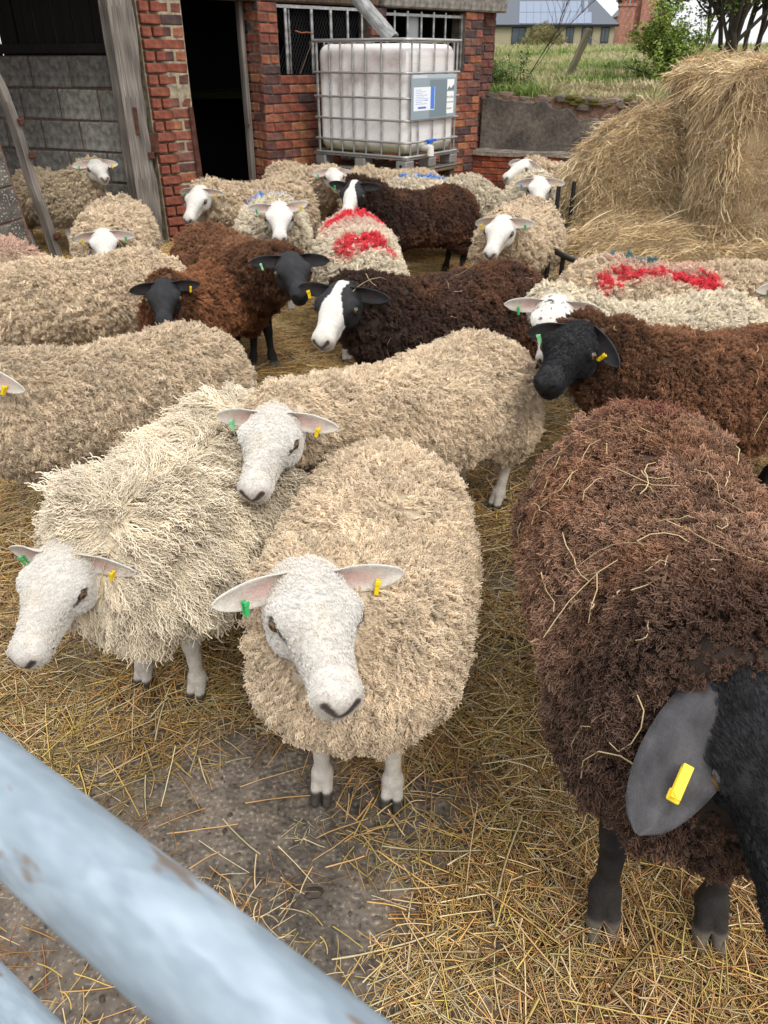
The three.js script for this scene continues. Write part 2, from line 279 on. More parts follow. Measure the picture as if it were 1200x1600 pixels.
{ // main facade with jamb, window openings, lintel
  const t = thing('brick_building', 'red brick farm building with barred windows beside the white tank', 'building', [-2.0, 0, -7.3], yawF);
  const a = 1.17, b = 4.15, sill = 1.36, top = 1.93;
  mesh('mortar', mergeGeometries([box(b - a - 0.02, sill - 0.012, 0.2, (a + b) / 2, (sill - 0.012) / 2, -0.112), box(0.2, top - sill, 0.2, 1.275, (sill + top) / 2, -0.112), box(0.2, top - sill, 0.18, 2.605, (sill + top) / 2, -0.122), box(0.28, top - sill, 0.2, 4.0, (sill + top) / 2, -0.112)]), darkMortar, t);
  courses(t, { x0: a, x1: b, y0: 0.012, n: 17, course: 0.0795, len: 0.197, hide: (x, y) => x > 2.0 && x < 3.55 || (y < 0.4 && x < 3.6) });
  courses(t, { x0: a, x1: a + 0.205, y0: sill + 0.004, n: 7, course: 0.0815, len: 0.205 });
  courses(t, { x0: 2.5, x1: 2.71, y0: sill + 0.004, n: 7, course: 0.0815, len: 0.21 });
  courses(t, { x0: 3.86, x1: b, y0: sill + 0.004, n: 7, course: 0.0815, len: 0.19 });
  // door reveal, facing the doorway
  courses(t, { x0: 0.0, x1: 0.31, y0: 0.012, n: 24, course: 0.0805, len: 0.205, turn: -Math.PI / 2, ox: a + 0.052, oz: -0.315, face: 0.05, depth: 0.05, shift: 1 });
  mesh('mortar', box(0.06, top, 0.2, a + 0.06, top / 2, -0.212), darkMortar, t);
  // right return of the corner
  courses(t, { x0: 0.1, x1: 1.5, y0: 0.45, n: 20, course: 0.0795, len: 0.197, turn: Math.PI / 2, ox: b - 0.051, oz: 0.0, face: 0.05, depth: 0.05, mats: brickMats.slice(2, 8) });
  mesh('mortar', box(0.05, 2.1, 1.3, b - 0.06, 1.05, -0.76), darkMortar, t);
  courses(t, { x0: b + 0.002, x1: b + 0.36, y0: 0.45, n: 21, course: 0.0795, len: 0.18, face: -0.13, mats: [brickMats[2], brickMats[4], brickMats[6], brickMats[7], brickMats[9], brickMats[4]], shift: 1 });
  mesh('mortar', box(0.355, 1.7, 0.2, b + 0.18, 1.28, -0.245), darkMortar, t);
  // concrete lintel band and masonry above
  mesh('lintel', chamfer(1.86, 0.17, 0.26, 0.012, 0.006).translate(3.58, top + 0.095, -0.1), std({ color: C(0.36, 0.35, 0.33), map: grime, bumpMap: pits, bumpScale: 0.008 }), t);
  mesh('lintel', chamfer(2.2, 0.17, 0.2, 0.012, 0.006).translate(1.53, top + 0.095, -0.12), brownWood, t);
  mesh('upper_wall', box(4.6, 0.5, 0.2, 2.2, 2.37, -0.12), mortar, t);
  mesh('roof', box(5.6, 0.08, 4.6, 1.9, 2.66, -1.9), std({ color: C(0.18, 0.17, 0.16) }), t);
  // inside: dark walls and back
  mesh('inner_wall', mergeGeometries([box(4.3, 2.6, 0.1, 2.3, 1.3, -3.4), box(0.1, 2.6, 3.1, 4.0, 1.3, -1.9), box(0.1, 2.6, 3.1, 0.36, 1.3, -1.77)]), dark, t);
  // door frame timber
  mesh('door_frame', mergeGeometries([chamfer(0.05, 1.95, 0.06, 0.004, 0.004).translate(1.13, 0.98, -0.25), chamfer(0.03, 1.0, 0.05, 0.003, 0.004).translate(1.10, 1.45, -0.2)]), greyWood, t);
  mesh('door_frame', chamfer(0.8, 0.08, 0.08, 0.004, 0.004).translate(0.77, 1.98, -0.2), greyWood, t);
  // window bars, frames and wire mesh
  const bars = [[1.5, 0.028], [1.585, 0.02], [1.80, 0.028], [2.03, 0.026], [2.24, 0.024], [2.42, 0.02], [2.86, 0.022], [3.04, 0.022], [3.24, 0.02], [3.42, 0.022], [3.6, 0.022]];
  bars.forEach(([x, w], k) => { const m = mesh('window_bar', chamfer(w, top - sill - 0.02, 0.02, 0.003, 0.001).translate(x, (top + sill) / 2, k === 1 ? -0.13 : -0.06), zinc, t); m.rotation.z = k === 1 ? 0 : 0; });
  mesh('window_frame', mergeGeometries([box(1.1, 0.025, 0.03, 1.94, top - 0.02, -0.062), box(1.12, 0.025, 0.03, 3.29, top - 0.045, -0.062), box(1.12, 0.025, 0.03, 3.29, sill + 0.016, -0.062), box(0.026, 0.52, 0.034, 3.845, sill + 0.29, -0.059)]), zinc, t);
  mesh('window_pane', box(0.17, 0.5, 0.006, 3.14, sill + 0.29, -0.09), std({ color: C(0.25, 0.27, 0.28), roughness: 0.3 }), t);
  const wires = []; for (let k = 0; k < 56; k++) for (const s of [-1, 1]) { const x = 1.1 + k * 0.034, q = rod([x, sill, -0.1], [x + s * 0.3, top, -0.1 - s * 0.003], 0.0016, 3); if (x > 1.35 + (s < 0 ? 0.27 : 0) && x < 2.2 + (s < 0 ? 0.3 : 0)) wires.push(q); }
  const w = mesh('wire_mesh', mergeGeometries(wires), std({ color: C(0.07, 0.07, 0.075), roughness: 0.6 }), t); w.userData.kind = 'stuff';
  mesh('rusty_wire', tube([[1.6, 1.72, -0.05], [1.66, 1.705, -0.03], [1.72, 1.71, -0.03], [1.8, 1.7, -0.04]], 0.006, 20, 5), std({ color: C(0.3, 0.1, 0.04) }), t);
  mesh('stick', tube([[1.63, 1.37, -0.05], [1.7, 1.5, -0.04], [1.76, 1.6, -0.04], [1.75, 1.64, -0.04]], 0.006, 12, 5), brownWood, t);
}
// straw floor inside the doorway comes with the yard's litter
{ // breeze block wall inside the open barn
  const yaw = Math.PI + Math.atan2(-0.37, 0.93) * 1, t = thing('block_wall', 'dark grey breeze block wall inside the open barn doorway', 'wall', [-2.12, 0, -7.42], Math.atan2(0.37, -0.93) + Math.PI);
  t.rotation.y = -Math.atan2(0.37, 0.93); // local -x runs away to the left
  const bt = [0.24, 0.28, 0.2, 0.36, 0.29].map((k) => std({ color: C(k, k * 1.0, k * 0.97), map: grime, bumpMap: pits, bumpScale: 0.005 }));
  mesh('mortar', box(2.6, 1.52, 0.1, -1.3, 0.76, -0.062), std({ color: C(0.17, 0.12, 0.1), map: grime }), t);
  for (let k = 0; k < 6; k++) { let x = k % 2 ? 0.18 : 0.0; for (let j = 0; j < 6; j++) { const L = j === 0 && k % 2 ? 0.24 : 0.44; x -= 0; const g = chamfer(L - 0.018, 0.238, 0.05, 0.008, 0.004), m = mesh('block', g, pick(bt), t); m.position.set((k % 2 ? -0.02 : -0.0) - (j === 0 ? L / 2 : (k % 2 ? 0.24 : 0.44) + (j - 0.5) * 0.44), 0.128 + k * 0.2535, -0.025 + rr(-0.004, 0.004)); } }
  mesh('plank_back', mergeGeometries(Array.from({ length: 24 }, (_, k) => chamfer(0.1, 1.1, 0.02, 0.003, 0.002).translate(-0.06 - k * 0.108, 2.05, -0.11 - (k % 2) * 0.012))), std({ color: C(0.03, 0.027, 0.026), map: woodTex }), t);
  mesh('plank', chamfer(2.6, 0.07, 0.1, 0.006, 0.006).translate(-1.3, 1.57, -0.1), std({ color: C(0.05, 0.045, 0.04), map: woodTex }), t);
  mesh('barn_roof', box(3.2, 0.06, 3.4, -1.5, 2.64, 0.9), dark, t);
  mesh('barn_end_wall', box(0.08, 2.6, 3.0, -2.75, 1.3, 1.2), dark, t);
}
{ // pale block wall at the left edge
  const t = thing('block_wall', 'pale breeze block wall with white splashes at the left edge', 'wall', [-2.66, 0, -6.16], Math.atan2(0.85, 0.53));
  t.rotation.order = 'YXZ'; t.rotation.z = 0.105;
  const splash = tex(1024, 1024, (u, v) => { const s = tn(u, v, 75, 3) + 0.35 * tn(u, v, 20, 9), k = 0.46 + 0.2 * tfbm(u, v, 9, 2); return s > 0.5 ? [0.84, 0.83, 0.8] : [k, k * 0.97, k * 0.92]; });
  const bt = [0.62, 0.72, 0.8, 0.68].map((k) => std({ color: C(k, k * 0.97, k * 0.93), map: splash, bumpMap: pits, bumpScale: 0.005 }));
  mesh('mortar', box(1.9, 2.4, 0.12, -1.02, 1.2, -0.07), std({ color: C(0.3, 0.17, 0.13), map: grime }), t);
  for (let k = 0; k < 10; k++) for (let j = 0; j < 5; j++) { const o = k % 2 ? 0.2 : 0, L = j === 0 && k % 2 ? 0.24 : 0.44, x = j === 0 ? -L / 2 : -(k % 2 ? 0.24 : 0.44) - (j - 0.5) * 0.44; const m = mesh('block', chamfer(L - 0.014, 0.222, 0.06, 0.006, 0.003), pick(bt), t); m.position.set(x - 0.08, 0.118 + k * 0.235, -0.03 + rr(-0.003, 0.003)); }
  const p = thing('timber_post', 'pale rough door post edging the splashed block wall', 'post', [-2.6, 0, -6.2], Math.atan2(0.85, 0.53));
  const g = new THREE.BoxGeometry(0.05, 2.5, 0.08, 3, 30, 3), q = g.attributes.position; for (let i = 0; i < q.count; i++) { const y = q.getY(i); q.setX(i, q.getX(i) + 0.018 * N3(1, y * 3, 4) + (y > 0.1 ? -0.02 : 0)); q.setZ(i, q.getZ(i) + 0.012 * N3(5, y * 4, 1)); } g.computeVertexNormals();
  p.rotation.order = 'YXZ'; p.rotation.z = 0.12; mesh('timber', boxUV(g, 1.5).translate(0, 1.25, 0.02), greyWood, p);
  for (const y of [1.12, 0.9, 0.32]) mesh('rusty_hinge', chamfer(0.05, 0.045, 0.03, 0.006, 0.006).translate(0.02, y, 0.08), rust, p);
}

// ------------------------------------------------------------------ plastic tank in its cage, on a pallet stand
{
  const A = [0.205, 0.6, -7.42], W = 1.08, D = 0.9, Hc = 1.035; // near corner; long side runs left and back
  const yaw = Math.atan2(-0.58, 0.81), root = new THREE.Vector3(...A);
  const ux = V(0.81, 0, 0.58).normalize(), uz = V(-0.58, 0, 0.81).normalize(); // local +x towards the near corner, +z out of the long side
  // long side outward normal must face left-front; the short side faces right-front
  const centre = root.clone().addScaledVector(ux, -W / 2).addScaledVector(uz, -D / 2);
  const t = thing('liquid_tank', 'white plastic liquid tank in a galvanised cage standing against the brick building', 'tank', [centre.x, 0.6, centre.z], Math.atan2(-ux.z, ux.x));
  const stain = tex(512, 512, (u, v) => {
    const n = tfbm(u, v, 5, 3, 4), drip = 0.62 + 0.14 * N3(u * 14, 1, 2) + 0.07 * N3(u * 40, 5, 2), s = sst(drip - 0.06, drip + 0.08, v) * (0.55 + 0.9 * n) * sst(1.02, 0.86, v) * sst(1.05, 0.72, u) , alg = sst(0.14, 0.0, v + 0.08 * n), sp = Math.max(0, tn(u, v, 60, 6) - 0.3) * 0.5, st = 0.05 * N3(u * 30, v * 2, 7);
    let c = [0.9, 0.89, 0.88]; c = c.map((x, k) => mix(x, [0.55, 0.46, 0.44][k], clamp(s * 0.6 + sp * 0.7 + st + 0.08 * sst(0.1, 0.5, n)))); return c.map((x, k) => mix(x, [0.56, 0.53, 0.36][k], clamp(alg * 0.8)));
  });
  const body = new RoundedBoxGeometry(W - 0.07, Hc - 0.17, D - 0.07, 6, 0.09);
  { const p = body.attributes.position, uv = body.attributes.uv; for (let i = 0; i < p.count; i++) { const x = p.getX(i), y = p.getY(i), z = p.getZ(i); uv.setXY(i, Math.abs(x) / (W - 0.07) > Math.abs(z) / (D - 0.07) ? 0.9 + 0.1 * (z / D) : (x / W + 0.5) * 0.85, clamp(y / (Hc - 0.17) + 0.5, 0.01, 0.99)); } }
  mesh('plastic_body', body.translate(0, 0.145 + (Hc - 0.17) / 2, 0), new THREE.MeshPhysicalMaterial({ map: stain, roughness: 0.45, clearcoat: 0.15, clearcoatRoughness: 0.5 }), t);
  mesh('filler_cap', new THREE.CylinderGeometry(0.11, 0.12, 0.05, 24).translate(0, Hc - 0.005, 0), std({ color: C(0.02, 0.02, 0.02), roughness: 0.5 }), t);
  const ring = (y, r, o = 0) => { const x = W / 2 - o, z = D / 2 - o, k = 0.07, pts = []; for (const [cx, cz, a0] of [[x - k, z - k, 0], [-x + k, z - k, 1], [-x + k, -z + k, 2], [x - k, -z + k, 3]]) for (let i = 0; i <= 4; i++) { const a = (a0 + i / 4) * Math.PI / 2; pts.push(V(cx + Math.cos(a) * k, y, cz + Math.sin(a) * k)); } return tube(pts, r, 96, 8, true); };
  for (const [y, r] of [[Hc, 0.014], [0.79, 0.0095], [0.60, 0.0095], [0.425, 0.0095], [0.25, 0.0095], [0.135, 0.012]]) mesh('cage_rail', ring(y, r), zinc, t);
  const bar = (x, z) => mesh('cage_bar', rod([x, 0.13, z], [x, Hc, z], 0.0085, 8), zinc, t);
  for (const k of [-0.47, -0.33, -0.2, -0.065, 0.075, 0.25, 0.45]) { bar(k, D / 2 - 0.012); bar(k, -D / 2 + 0.012); }
  for (const k of [-0.37, -0.2, 0.02, 0.26, 0.38]) { bar(W / 2 - 0.012, k); bar(-W / 2 + 0.012, k); }
  // steel pallet
  mesh('pallet_frame', mergeGeometries([box(W, 0.022, 0.07, 0, 0.122, D / 2 - 0.035), box(W, 0.022, 0.07, 0, 0.122, -D / 2 + 0.035), box(0.07, 0.022, D - 0.14, W / 2 - 0.035, 0.122, 0), box(0.07, 0.022, D - 0.14, -W / 2 + 0.035, 0.122, 0), box(W - 0.02, 0.018, 0.06, 0, 0.012, D / 2 - 0.03), box(W - 0.02, 0.018, 0.06, 0, 0.012, -D / 2 + 0.03), box(0.06, 0.016, D - 0.13, W / 2 - 0.04, 0.011, 0)]), zinc, t);
  for (const x of [-1, 0, 1]) for (const z of [-1, 0, 1]) if (x || z) { const f = mesh('pallet_foot', new RoundedBoxGeometry(0.13, 0.092, 0.13, 2, 0.02).translate(x * (W / 2 - 0.07), 0.066, z * (D / 2 - 0.07)), zinc, t); if (x === 1 && z) mesh('bolt_hole', new THREE.CylinderGeometry(0.014, 0.014, 0.004, 12).rotateX(Math.PI / 2).translate(x * (W / 2 - 0.07), 0.06, z * (D / 2 - 0.002)), dark, f); }
  // label plate on the short side
  const cv = document.createElement('canvas'); cv.width = 512; cv.height = 512; const q = cv.getContext('2d');
  q.fillStyle = '#8f9ea6'; q.fillRect(0, 0, 512, 512); q.fillStyle = '#aab7bd'; q.fillRect(0, 0, 512, 40); q.fillStyle = '#74848c'; q.fillRect(200, 60, 210, 440); q.fillStyle = '#c9cfd2'; q.fillRect(20, 4, 150, 34);
  q.fillStyle = '#e9edf3'; q.fillRect(24, 140, 236, 270); q.fillStyle = '#4d7fd6'; q.fillRect(212, 140, 44, 262); q.fillStyle = '#7f9bd0'; for (let k = 0; k < 9; k++) q.fillRect(44, 170 + k * 20, 60 + ((k * 53) % 90), 5); q.fillStyle = '#4d6fc0'; q.fillRect(72, 366, 90, 22); q.fillStyle = '#8aa9e0'; q.fillRect(150, 286, 30, 14);
  q.fillStyle = '#eef0f0'; q.fillRect(404, 60, 84, 130); q.fillRect(404, 204, 84, 124); q.fillRect(404, 340, 84, 130); q.fillStyle = '#3d4246'; q.font = 'bold 34px sans-serif'; q.fillText('DUAL', 403, 284); q.font = 'bold 26px sans-serif'; q.fillText('4X07', 408, 420);
  q.fillStyle = '#6b777d'; q.beginPath(); q.moveTo(404, 190); q.lineTo(430, 140); q.lineTo(450, 170); q.lineTo(488, 120); q.lineTo(488, 190); q.fill();
  const lab = new THREE.CanvasTexture(cv); lab.colorSpace = THREE.SRGBColorSpace;
  const plate = mesh('label_plate', new THREE.BoxGeometry(0.006, 0.345, 0.74).translate(W / 2 + 0.012, 0.605, 0.045), [], t);
  const pm = std({ color: C(0.35, 0.4, 0.43), roughness: 0.5, metalness: 0.3 }); plate.material = [std({ map: lab, roughness: 0.5 }), pm, pm, pm, pm, pm];
  // outlet valve
  const v = mesh('outlet_valve', mergeGeometries([new THREE.CylinderGeometry(0.035, 0.035, 0.09, 16).rotateZ(Math.PI / 2).translate(W / 2 - 0.0, 0.2, 0.13), new THREE.CylinderGeometry(0.03, 0.033, 0.08, 16).translate(W / 2 + 0.045, 0.17, 0.13)]), std({ color: C(0.72, 0.7, 0.62), roughness: 0.4 }), t);
  mesh('valve_handle', mergeGeometries([new RoundedBoxGeometry(0.03, 0.022, 0.15, 2, 0.008).translate(W / 2 + 0.03, 0.255, 0.1), new THREE.CylinderGeometry(0.022, 0.022, 0.03, 14).toNonIndexed().translate(W / 2 + 0.03, 0.24, 0.13)].map((g) => { const h = g.index ? g.toNonIndexed() : g; h.deleteAttribute('uv'); return h; })), std({ color: C(0.02, 0.12, 0.55), roughness: 0.4 }), v);
  // wooden pallet on black steel legs under it
  const s = thing('pallet_stand', 'wooden pallet on black steel legs carrying the white liquid tank', 'stand', [centre.x, 0, centre.z], Math.atan2(-ux.z, ux.x));
  for (let k = 0; k < 7; k++) mesh('plank', chamfer(0.1, 0.02, D - 0.02, 0.003, 0.004).translate(-0.5 + k * 0.166, 0.582, 0.0), brownWood, s);
  for (const z of [-1, 0, 1]) mesh('bearer', chamfer(W - 0.05, 0.075, 0.08, 0.004, 0.004).translate(0, 0.53, z * (D / 2 - 0.06)), brownWood, s);
  for (const x of [-0.48, 0.03, 0.48]) for (const z of [-0.36, 0.36]) mesh('leg', chamfer(0.05, 0.49, 0.05, 0.004, 0.001).translate(x, 0.245, z), blackSteel, s);
  mesh('cross_rail', mergeGeometries([box(0.9, 0.04, 0.03, 0, 0.2, 0.36), box(0.9, 0.04, 0.03, 0, 0.2, -0.36)]), blackSteel, s);
  // rain pipe
  const d = thing('rain_pipe', 'grey round rain pipe slanting down into the top of the white tank', 'pipe', [0.08, 1.62, -7.85]);
  const pg = rod([0.0, 0.02, 0.0], [-0.95, 0.97, -0.62], 0.062, 24); mesh('pipe', pg, std({ color: C(0.34, 0.36, 0.38), map: grime, roughness: 0.55 }), d);
  mesh('pipe_mouth', new THREE.CylinderGeometry(0.052, 0.052, 0.01, 20).applyQuaternion(new THREE.Quaternion().setFromUnitVectors(V(0, 1, 0), V(-0.95, 0.95, -0.62).normalize())).translate(0.004, 0.012, 0.003), dark, d);
}

// ------------------------------------------------------------------ low brick wall, retaining wall, bank, house, trees
const yawR = -Math.atan2(0.36, 0.93);
{
  const t = thing('brick_wall', 'low red brick wall with a concrete ledge below the grey rendered wall', 'wall', [1.07, 0, -10.0], yawR);
  mesh('mortar', box(4.2, 0.5, 0.18, 2.1, 0.25, -0.102), darkMortar, t);
  courses(t, { x0: 0, x1: 4.2, y0: 0.004, n: 7, course: 0.0725, len: 0.21, joint: 0.01, mats: redMats, hide: (x) => x > 1.75 });
  const g = new THREE.BoxGeometry(4.2, 0.045, 0.3, 60, 2, 6), p = g.attributes.position; for (let i = 0; i < p.count; i++) { p.setY(i, p.getY(i) + 0.018 * N3(p.getX(i) * 6, p.getY(i) * 9, p.getZ(i) * 9)); p.setZ(i, p.getZ(i) + 0.02 * N3(p.getX(i) * 5, 3, 1)); } g.computeVertexNormals();
  mesh('ledge', boxUV(g).translate(2.1, 0.53, -0.13), std({ color: C(0.36, 0.33, 0.29), map: grime, bumpMap: pits, bumpScale: 0.01 }), t);
  const w = thing('retaining_wall', 'grey rendered retaining wall with crumbling stone top in front of the grass bank', 'wall', [1.07, 0, -10.0], yawR);
  const topY = (x) => 1.13 - 0.03 * x + 0.04 * N3(x * 2.3, 1, 1);
  const core = new THREE.BoxGeometry(5.2, 1.1, 0.4, 90, 22, 6), c = core.attributes.position;
  for (let i = 0; i < c.count; i++) { const x = c.getX(i) + 2.6, u = c.getY(i) / 1.1 + 0.5; c.setY(i, u * topY(x) - 0.55); if (c.getZ(i) > 0) c.setZ(i, c.getZ(i) + 0.035 * fbm(x * 7, u * 6, 2, 3)); } core.computeVertexNormals();
  mesh('core', boxUV(core).translate(2.6, 0.55, -0.46), std({ color: C(0.36, 0.23, 0.18), map: grime, bumpMap: pits, bumpScale: 0.012 }), w);
  const sh = new THREE.Shape(); sh.moveTo(0.02, 0.5); const edge = (x) => topY(x) - 0.05 - 0.17 * sst(0.75, 1.0, x) * (0.7 + 0.8 * N3(x * 4.2, 3, 3)) - 0.03 * N3(x * 14, 2, 2) ; for (let x = 5.1; x > -0.001; x -= 0.035) { if (x > 5.06) sh.lineTo(5.1, 0.5); sh.lineTo(Math.max(0.02, x), edge(x)); }
  const coat = new THREE.ExtrudeGeometry(sh, { depth: 0.03, bevelEnabled: true, bevelSize: 0.008, bevelThickness: 0.008, bevelSegments: 1, steps: 1 });
  const cm = tex(512, 512, (u, v) => { const a = tfbm(u, v, 4, 5, 5), b = tfbm(u, v, 30, 2, 2), k = 0.4 + 0.22 * a + 0.14 * b; return [k * 1.02, k * 0.96, k * 0.89]; }); cm.repeat.set(0.8, 0.8);
  mesh('render_coat', boxUV(coat).translate(0, 0, -0.262), std({ map: cm, bumpMap: pits, bumpScale: 0.01, color: C(0.86, 0.84, 0.82) }), w);
  const rockMats = [C(0.3, 0.26, 0.21), C(0.42, 0.3, 0.26), C(0.22, 0.19, 0.16), C(0.46, 0.36, 0.31)].map((k) => std({ color: k, map: grime, bumpMap: pits, bumpScale: 0.01 }));
  const rocks = Array.from({ length: 5 }, (_, k) => { const g0 = new THREE.IcosahedronGeometry(0.5, 2), q = g0.attributes.position; for (let i = 0; i < q.count; i++) { const v = V(q.getX(i), q.getY(i), q.getZ(i)), s = 1 + 0.4 * N3(v.x * 2 + k * 5, v.y * 2, v.z * 2); q.setXYZ(i, clamp(v.x * s, -0.42, 0.42), clamp(v.y * s, -0.36, 0.36), clamp(v.z * s, -0.4, 0.4)); } g0.computeVertexNormals(); return boxUV(g0); });
  for (let k = 0; k < 34; k++) { const x = 0.1 + k * 0.1 + rr(-0.04, 0.04), m = mesh('stone', pick(rocks), pick(rockMats), w); m.position.set(x, topY(x) - (k % 2 ? 0.05 : 0.0) + rr(-0.02, 0.01), rr(-0.33, -0.27)); m.scale.set(rr(0.12, 0.24), rr(0.06, 0.11), rr(0.14, 0.2)); m.rotation.set(rr(-0.15, 0.15), rr(-0.3, 0.3), rr(-0.12, 0.12)); }
  const moss = []; for (let k = 0; k < 26; k++) { const x = k < 16 ? rr(1.0, 1.35) : rr(0.9, 2.6); moss.push(rocks[k % 5].clone().scale(rr(0.08, 0.16), rr(0.03, 0.06), rr(0.08, 0.14)).translate(x, topY(x) + rr(-0.05, 0.035), rr(-0.3, -0.24))); }
  const mo = mesh('moss', mergeGeometries(moss), std({ color: C(0.16, 0.15, 0.02), bumpMap: pits, bumpScale: 0.02 }), w); mo.userData.kind = 'stuff';
}
const bankH = (x, z) => { const d = Math.max(0, -z - 10.1 + Math.max(0, x - 1) * 0.38); return 1.05 + 0.5 * (1 - Math.exp(-d / 7)) + 0.0098 * d + 0.12 * fbm(x * 0.35, 2, z * 0.35, 3) * sst(0, 3, d); };
{
  const g = new THREE.PlaneGeometry(1, 1, 90, 90), p = g.attributes.position;
  for (let i = 0; i < p.count; i++) { const u = p.getX(i) + 0.5, v = p.getY(i) + 0.5, d = 0.15 + 260 * v * v * v + 4 * v, x = mix(-3 - d * 0.2, 8 + d * 0.9, u), z = -10.35 - d + (x > 1.07 ? (x - 1.07) * 0.387 * Math.exp(-d / 6) : 0); p.setXYZ(i, x, bankH(x, z), z); }
  g.computeVertexNormals(); const uv = g.attributes.uv; for (let i = 0; i < p.count; i++) uv.setXY(i, p.getX(i) / 5, p.getZ(i) / 5);
  const map = tex(512, 512, (u, v) => { const a = tfbm(u, v, 6, 1, 5), b = tn(u, v, 60, 2); return [0.36 + 0.22 * a + 0.08 * b, 0.4 + 0.2 * a + 0.07 * b, 0.17 + 0.14 * a]; });
  structure('grass_bank', g, std({ map, roughness: 1 }));
  const blade = []; for (let k = 0; k < 14; k++) { const a = rr(0, 6.28), r = rr(0, 0.07), h = rr(0.04, 0.12), l = rr(0.02, 0.08), x = Math.cos(a) * r, z = Math.sin(a) * r; const q = strip([V(x, 0, z), V(x + l * 0.3 * Math.cos(a * 3), h * 0.6, z + l * 0.3 * Math.sin(a * 3)), V(x + l * Math.cos(a * 3), h, z + l * Math.sin(a * 3))], 0.008, 0.002); const c = rr(0.7, 1.2); blade.push(paint(q, () => [c, c, c])); }
  const tuft = mergeGeometries(blade), ms = [], cs = [];
  for (let i = 0; i < 16000; i++) {
    const d = 0.1 + 24 * Math.pow(rnd(), 1.8), x = rr(0.6, 6 + d * 0.7), z = -10.35 - d + (x > 1.07 ? (x - 1.07) * 0.387 * Math.exp(-d / 6) : 0), s = rr(0.7, 1.4) * (1 + d * 0.012) * (N3(x * 0.8, 4, z * 0.8) > 0.25 ? 1.2 : 0.7);
    ms.push(new THREE.Matrix4().makeRotationY(rr(0, 6.28)).scale(V(s, s, s)).setPosition(x, bankH(x, z) - 0.01, z));
    const k = fbm(x * 0.9, 8, z * 0.9, 3), c = k > 0.12 ? C(0.24, 0.33, 0.08) : k > -0.1 ? C(0.42, 0.42, 0.18) : C(0.58, 0.5, 0.29); cs.push(c.multiplyScalar(rr(0.75, 1.3)));
  }
  const gr = copies('grass', tuft, std({ vertexColors: true, roughness: 0.8 }), ms, cs); tag(gr, 'rough spring grass with dry patches on the bank behind the wall', 'grass', null, 'stuff');
}
{ // leaning fence post
  const t = thing('fence_post', 'grey wooden post leaning to the right on the grass bank', 'fence post', [2.52, 1.1, -12.2]);
  t.rotation.set(0, 0.3, -0.4); mesh('timber', chamfer(0.085, 0.95, 0.075, 0.008, 0.004).translate(0, 0.33, 0), std({ map: woodTex, bumpMap: woodBump, bumpScale: 0.004, color: C(0.62, 0.6, 0.42) }), t);
  mesh('wire', tube([[0, 0.72, 0.045], [2.5, 0.75, -0.4], [6, 1.0, -1.0]], 0.004, 20, 4), zinc, t);
}
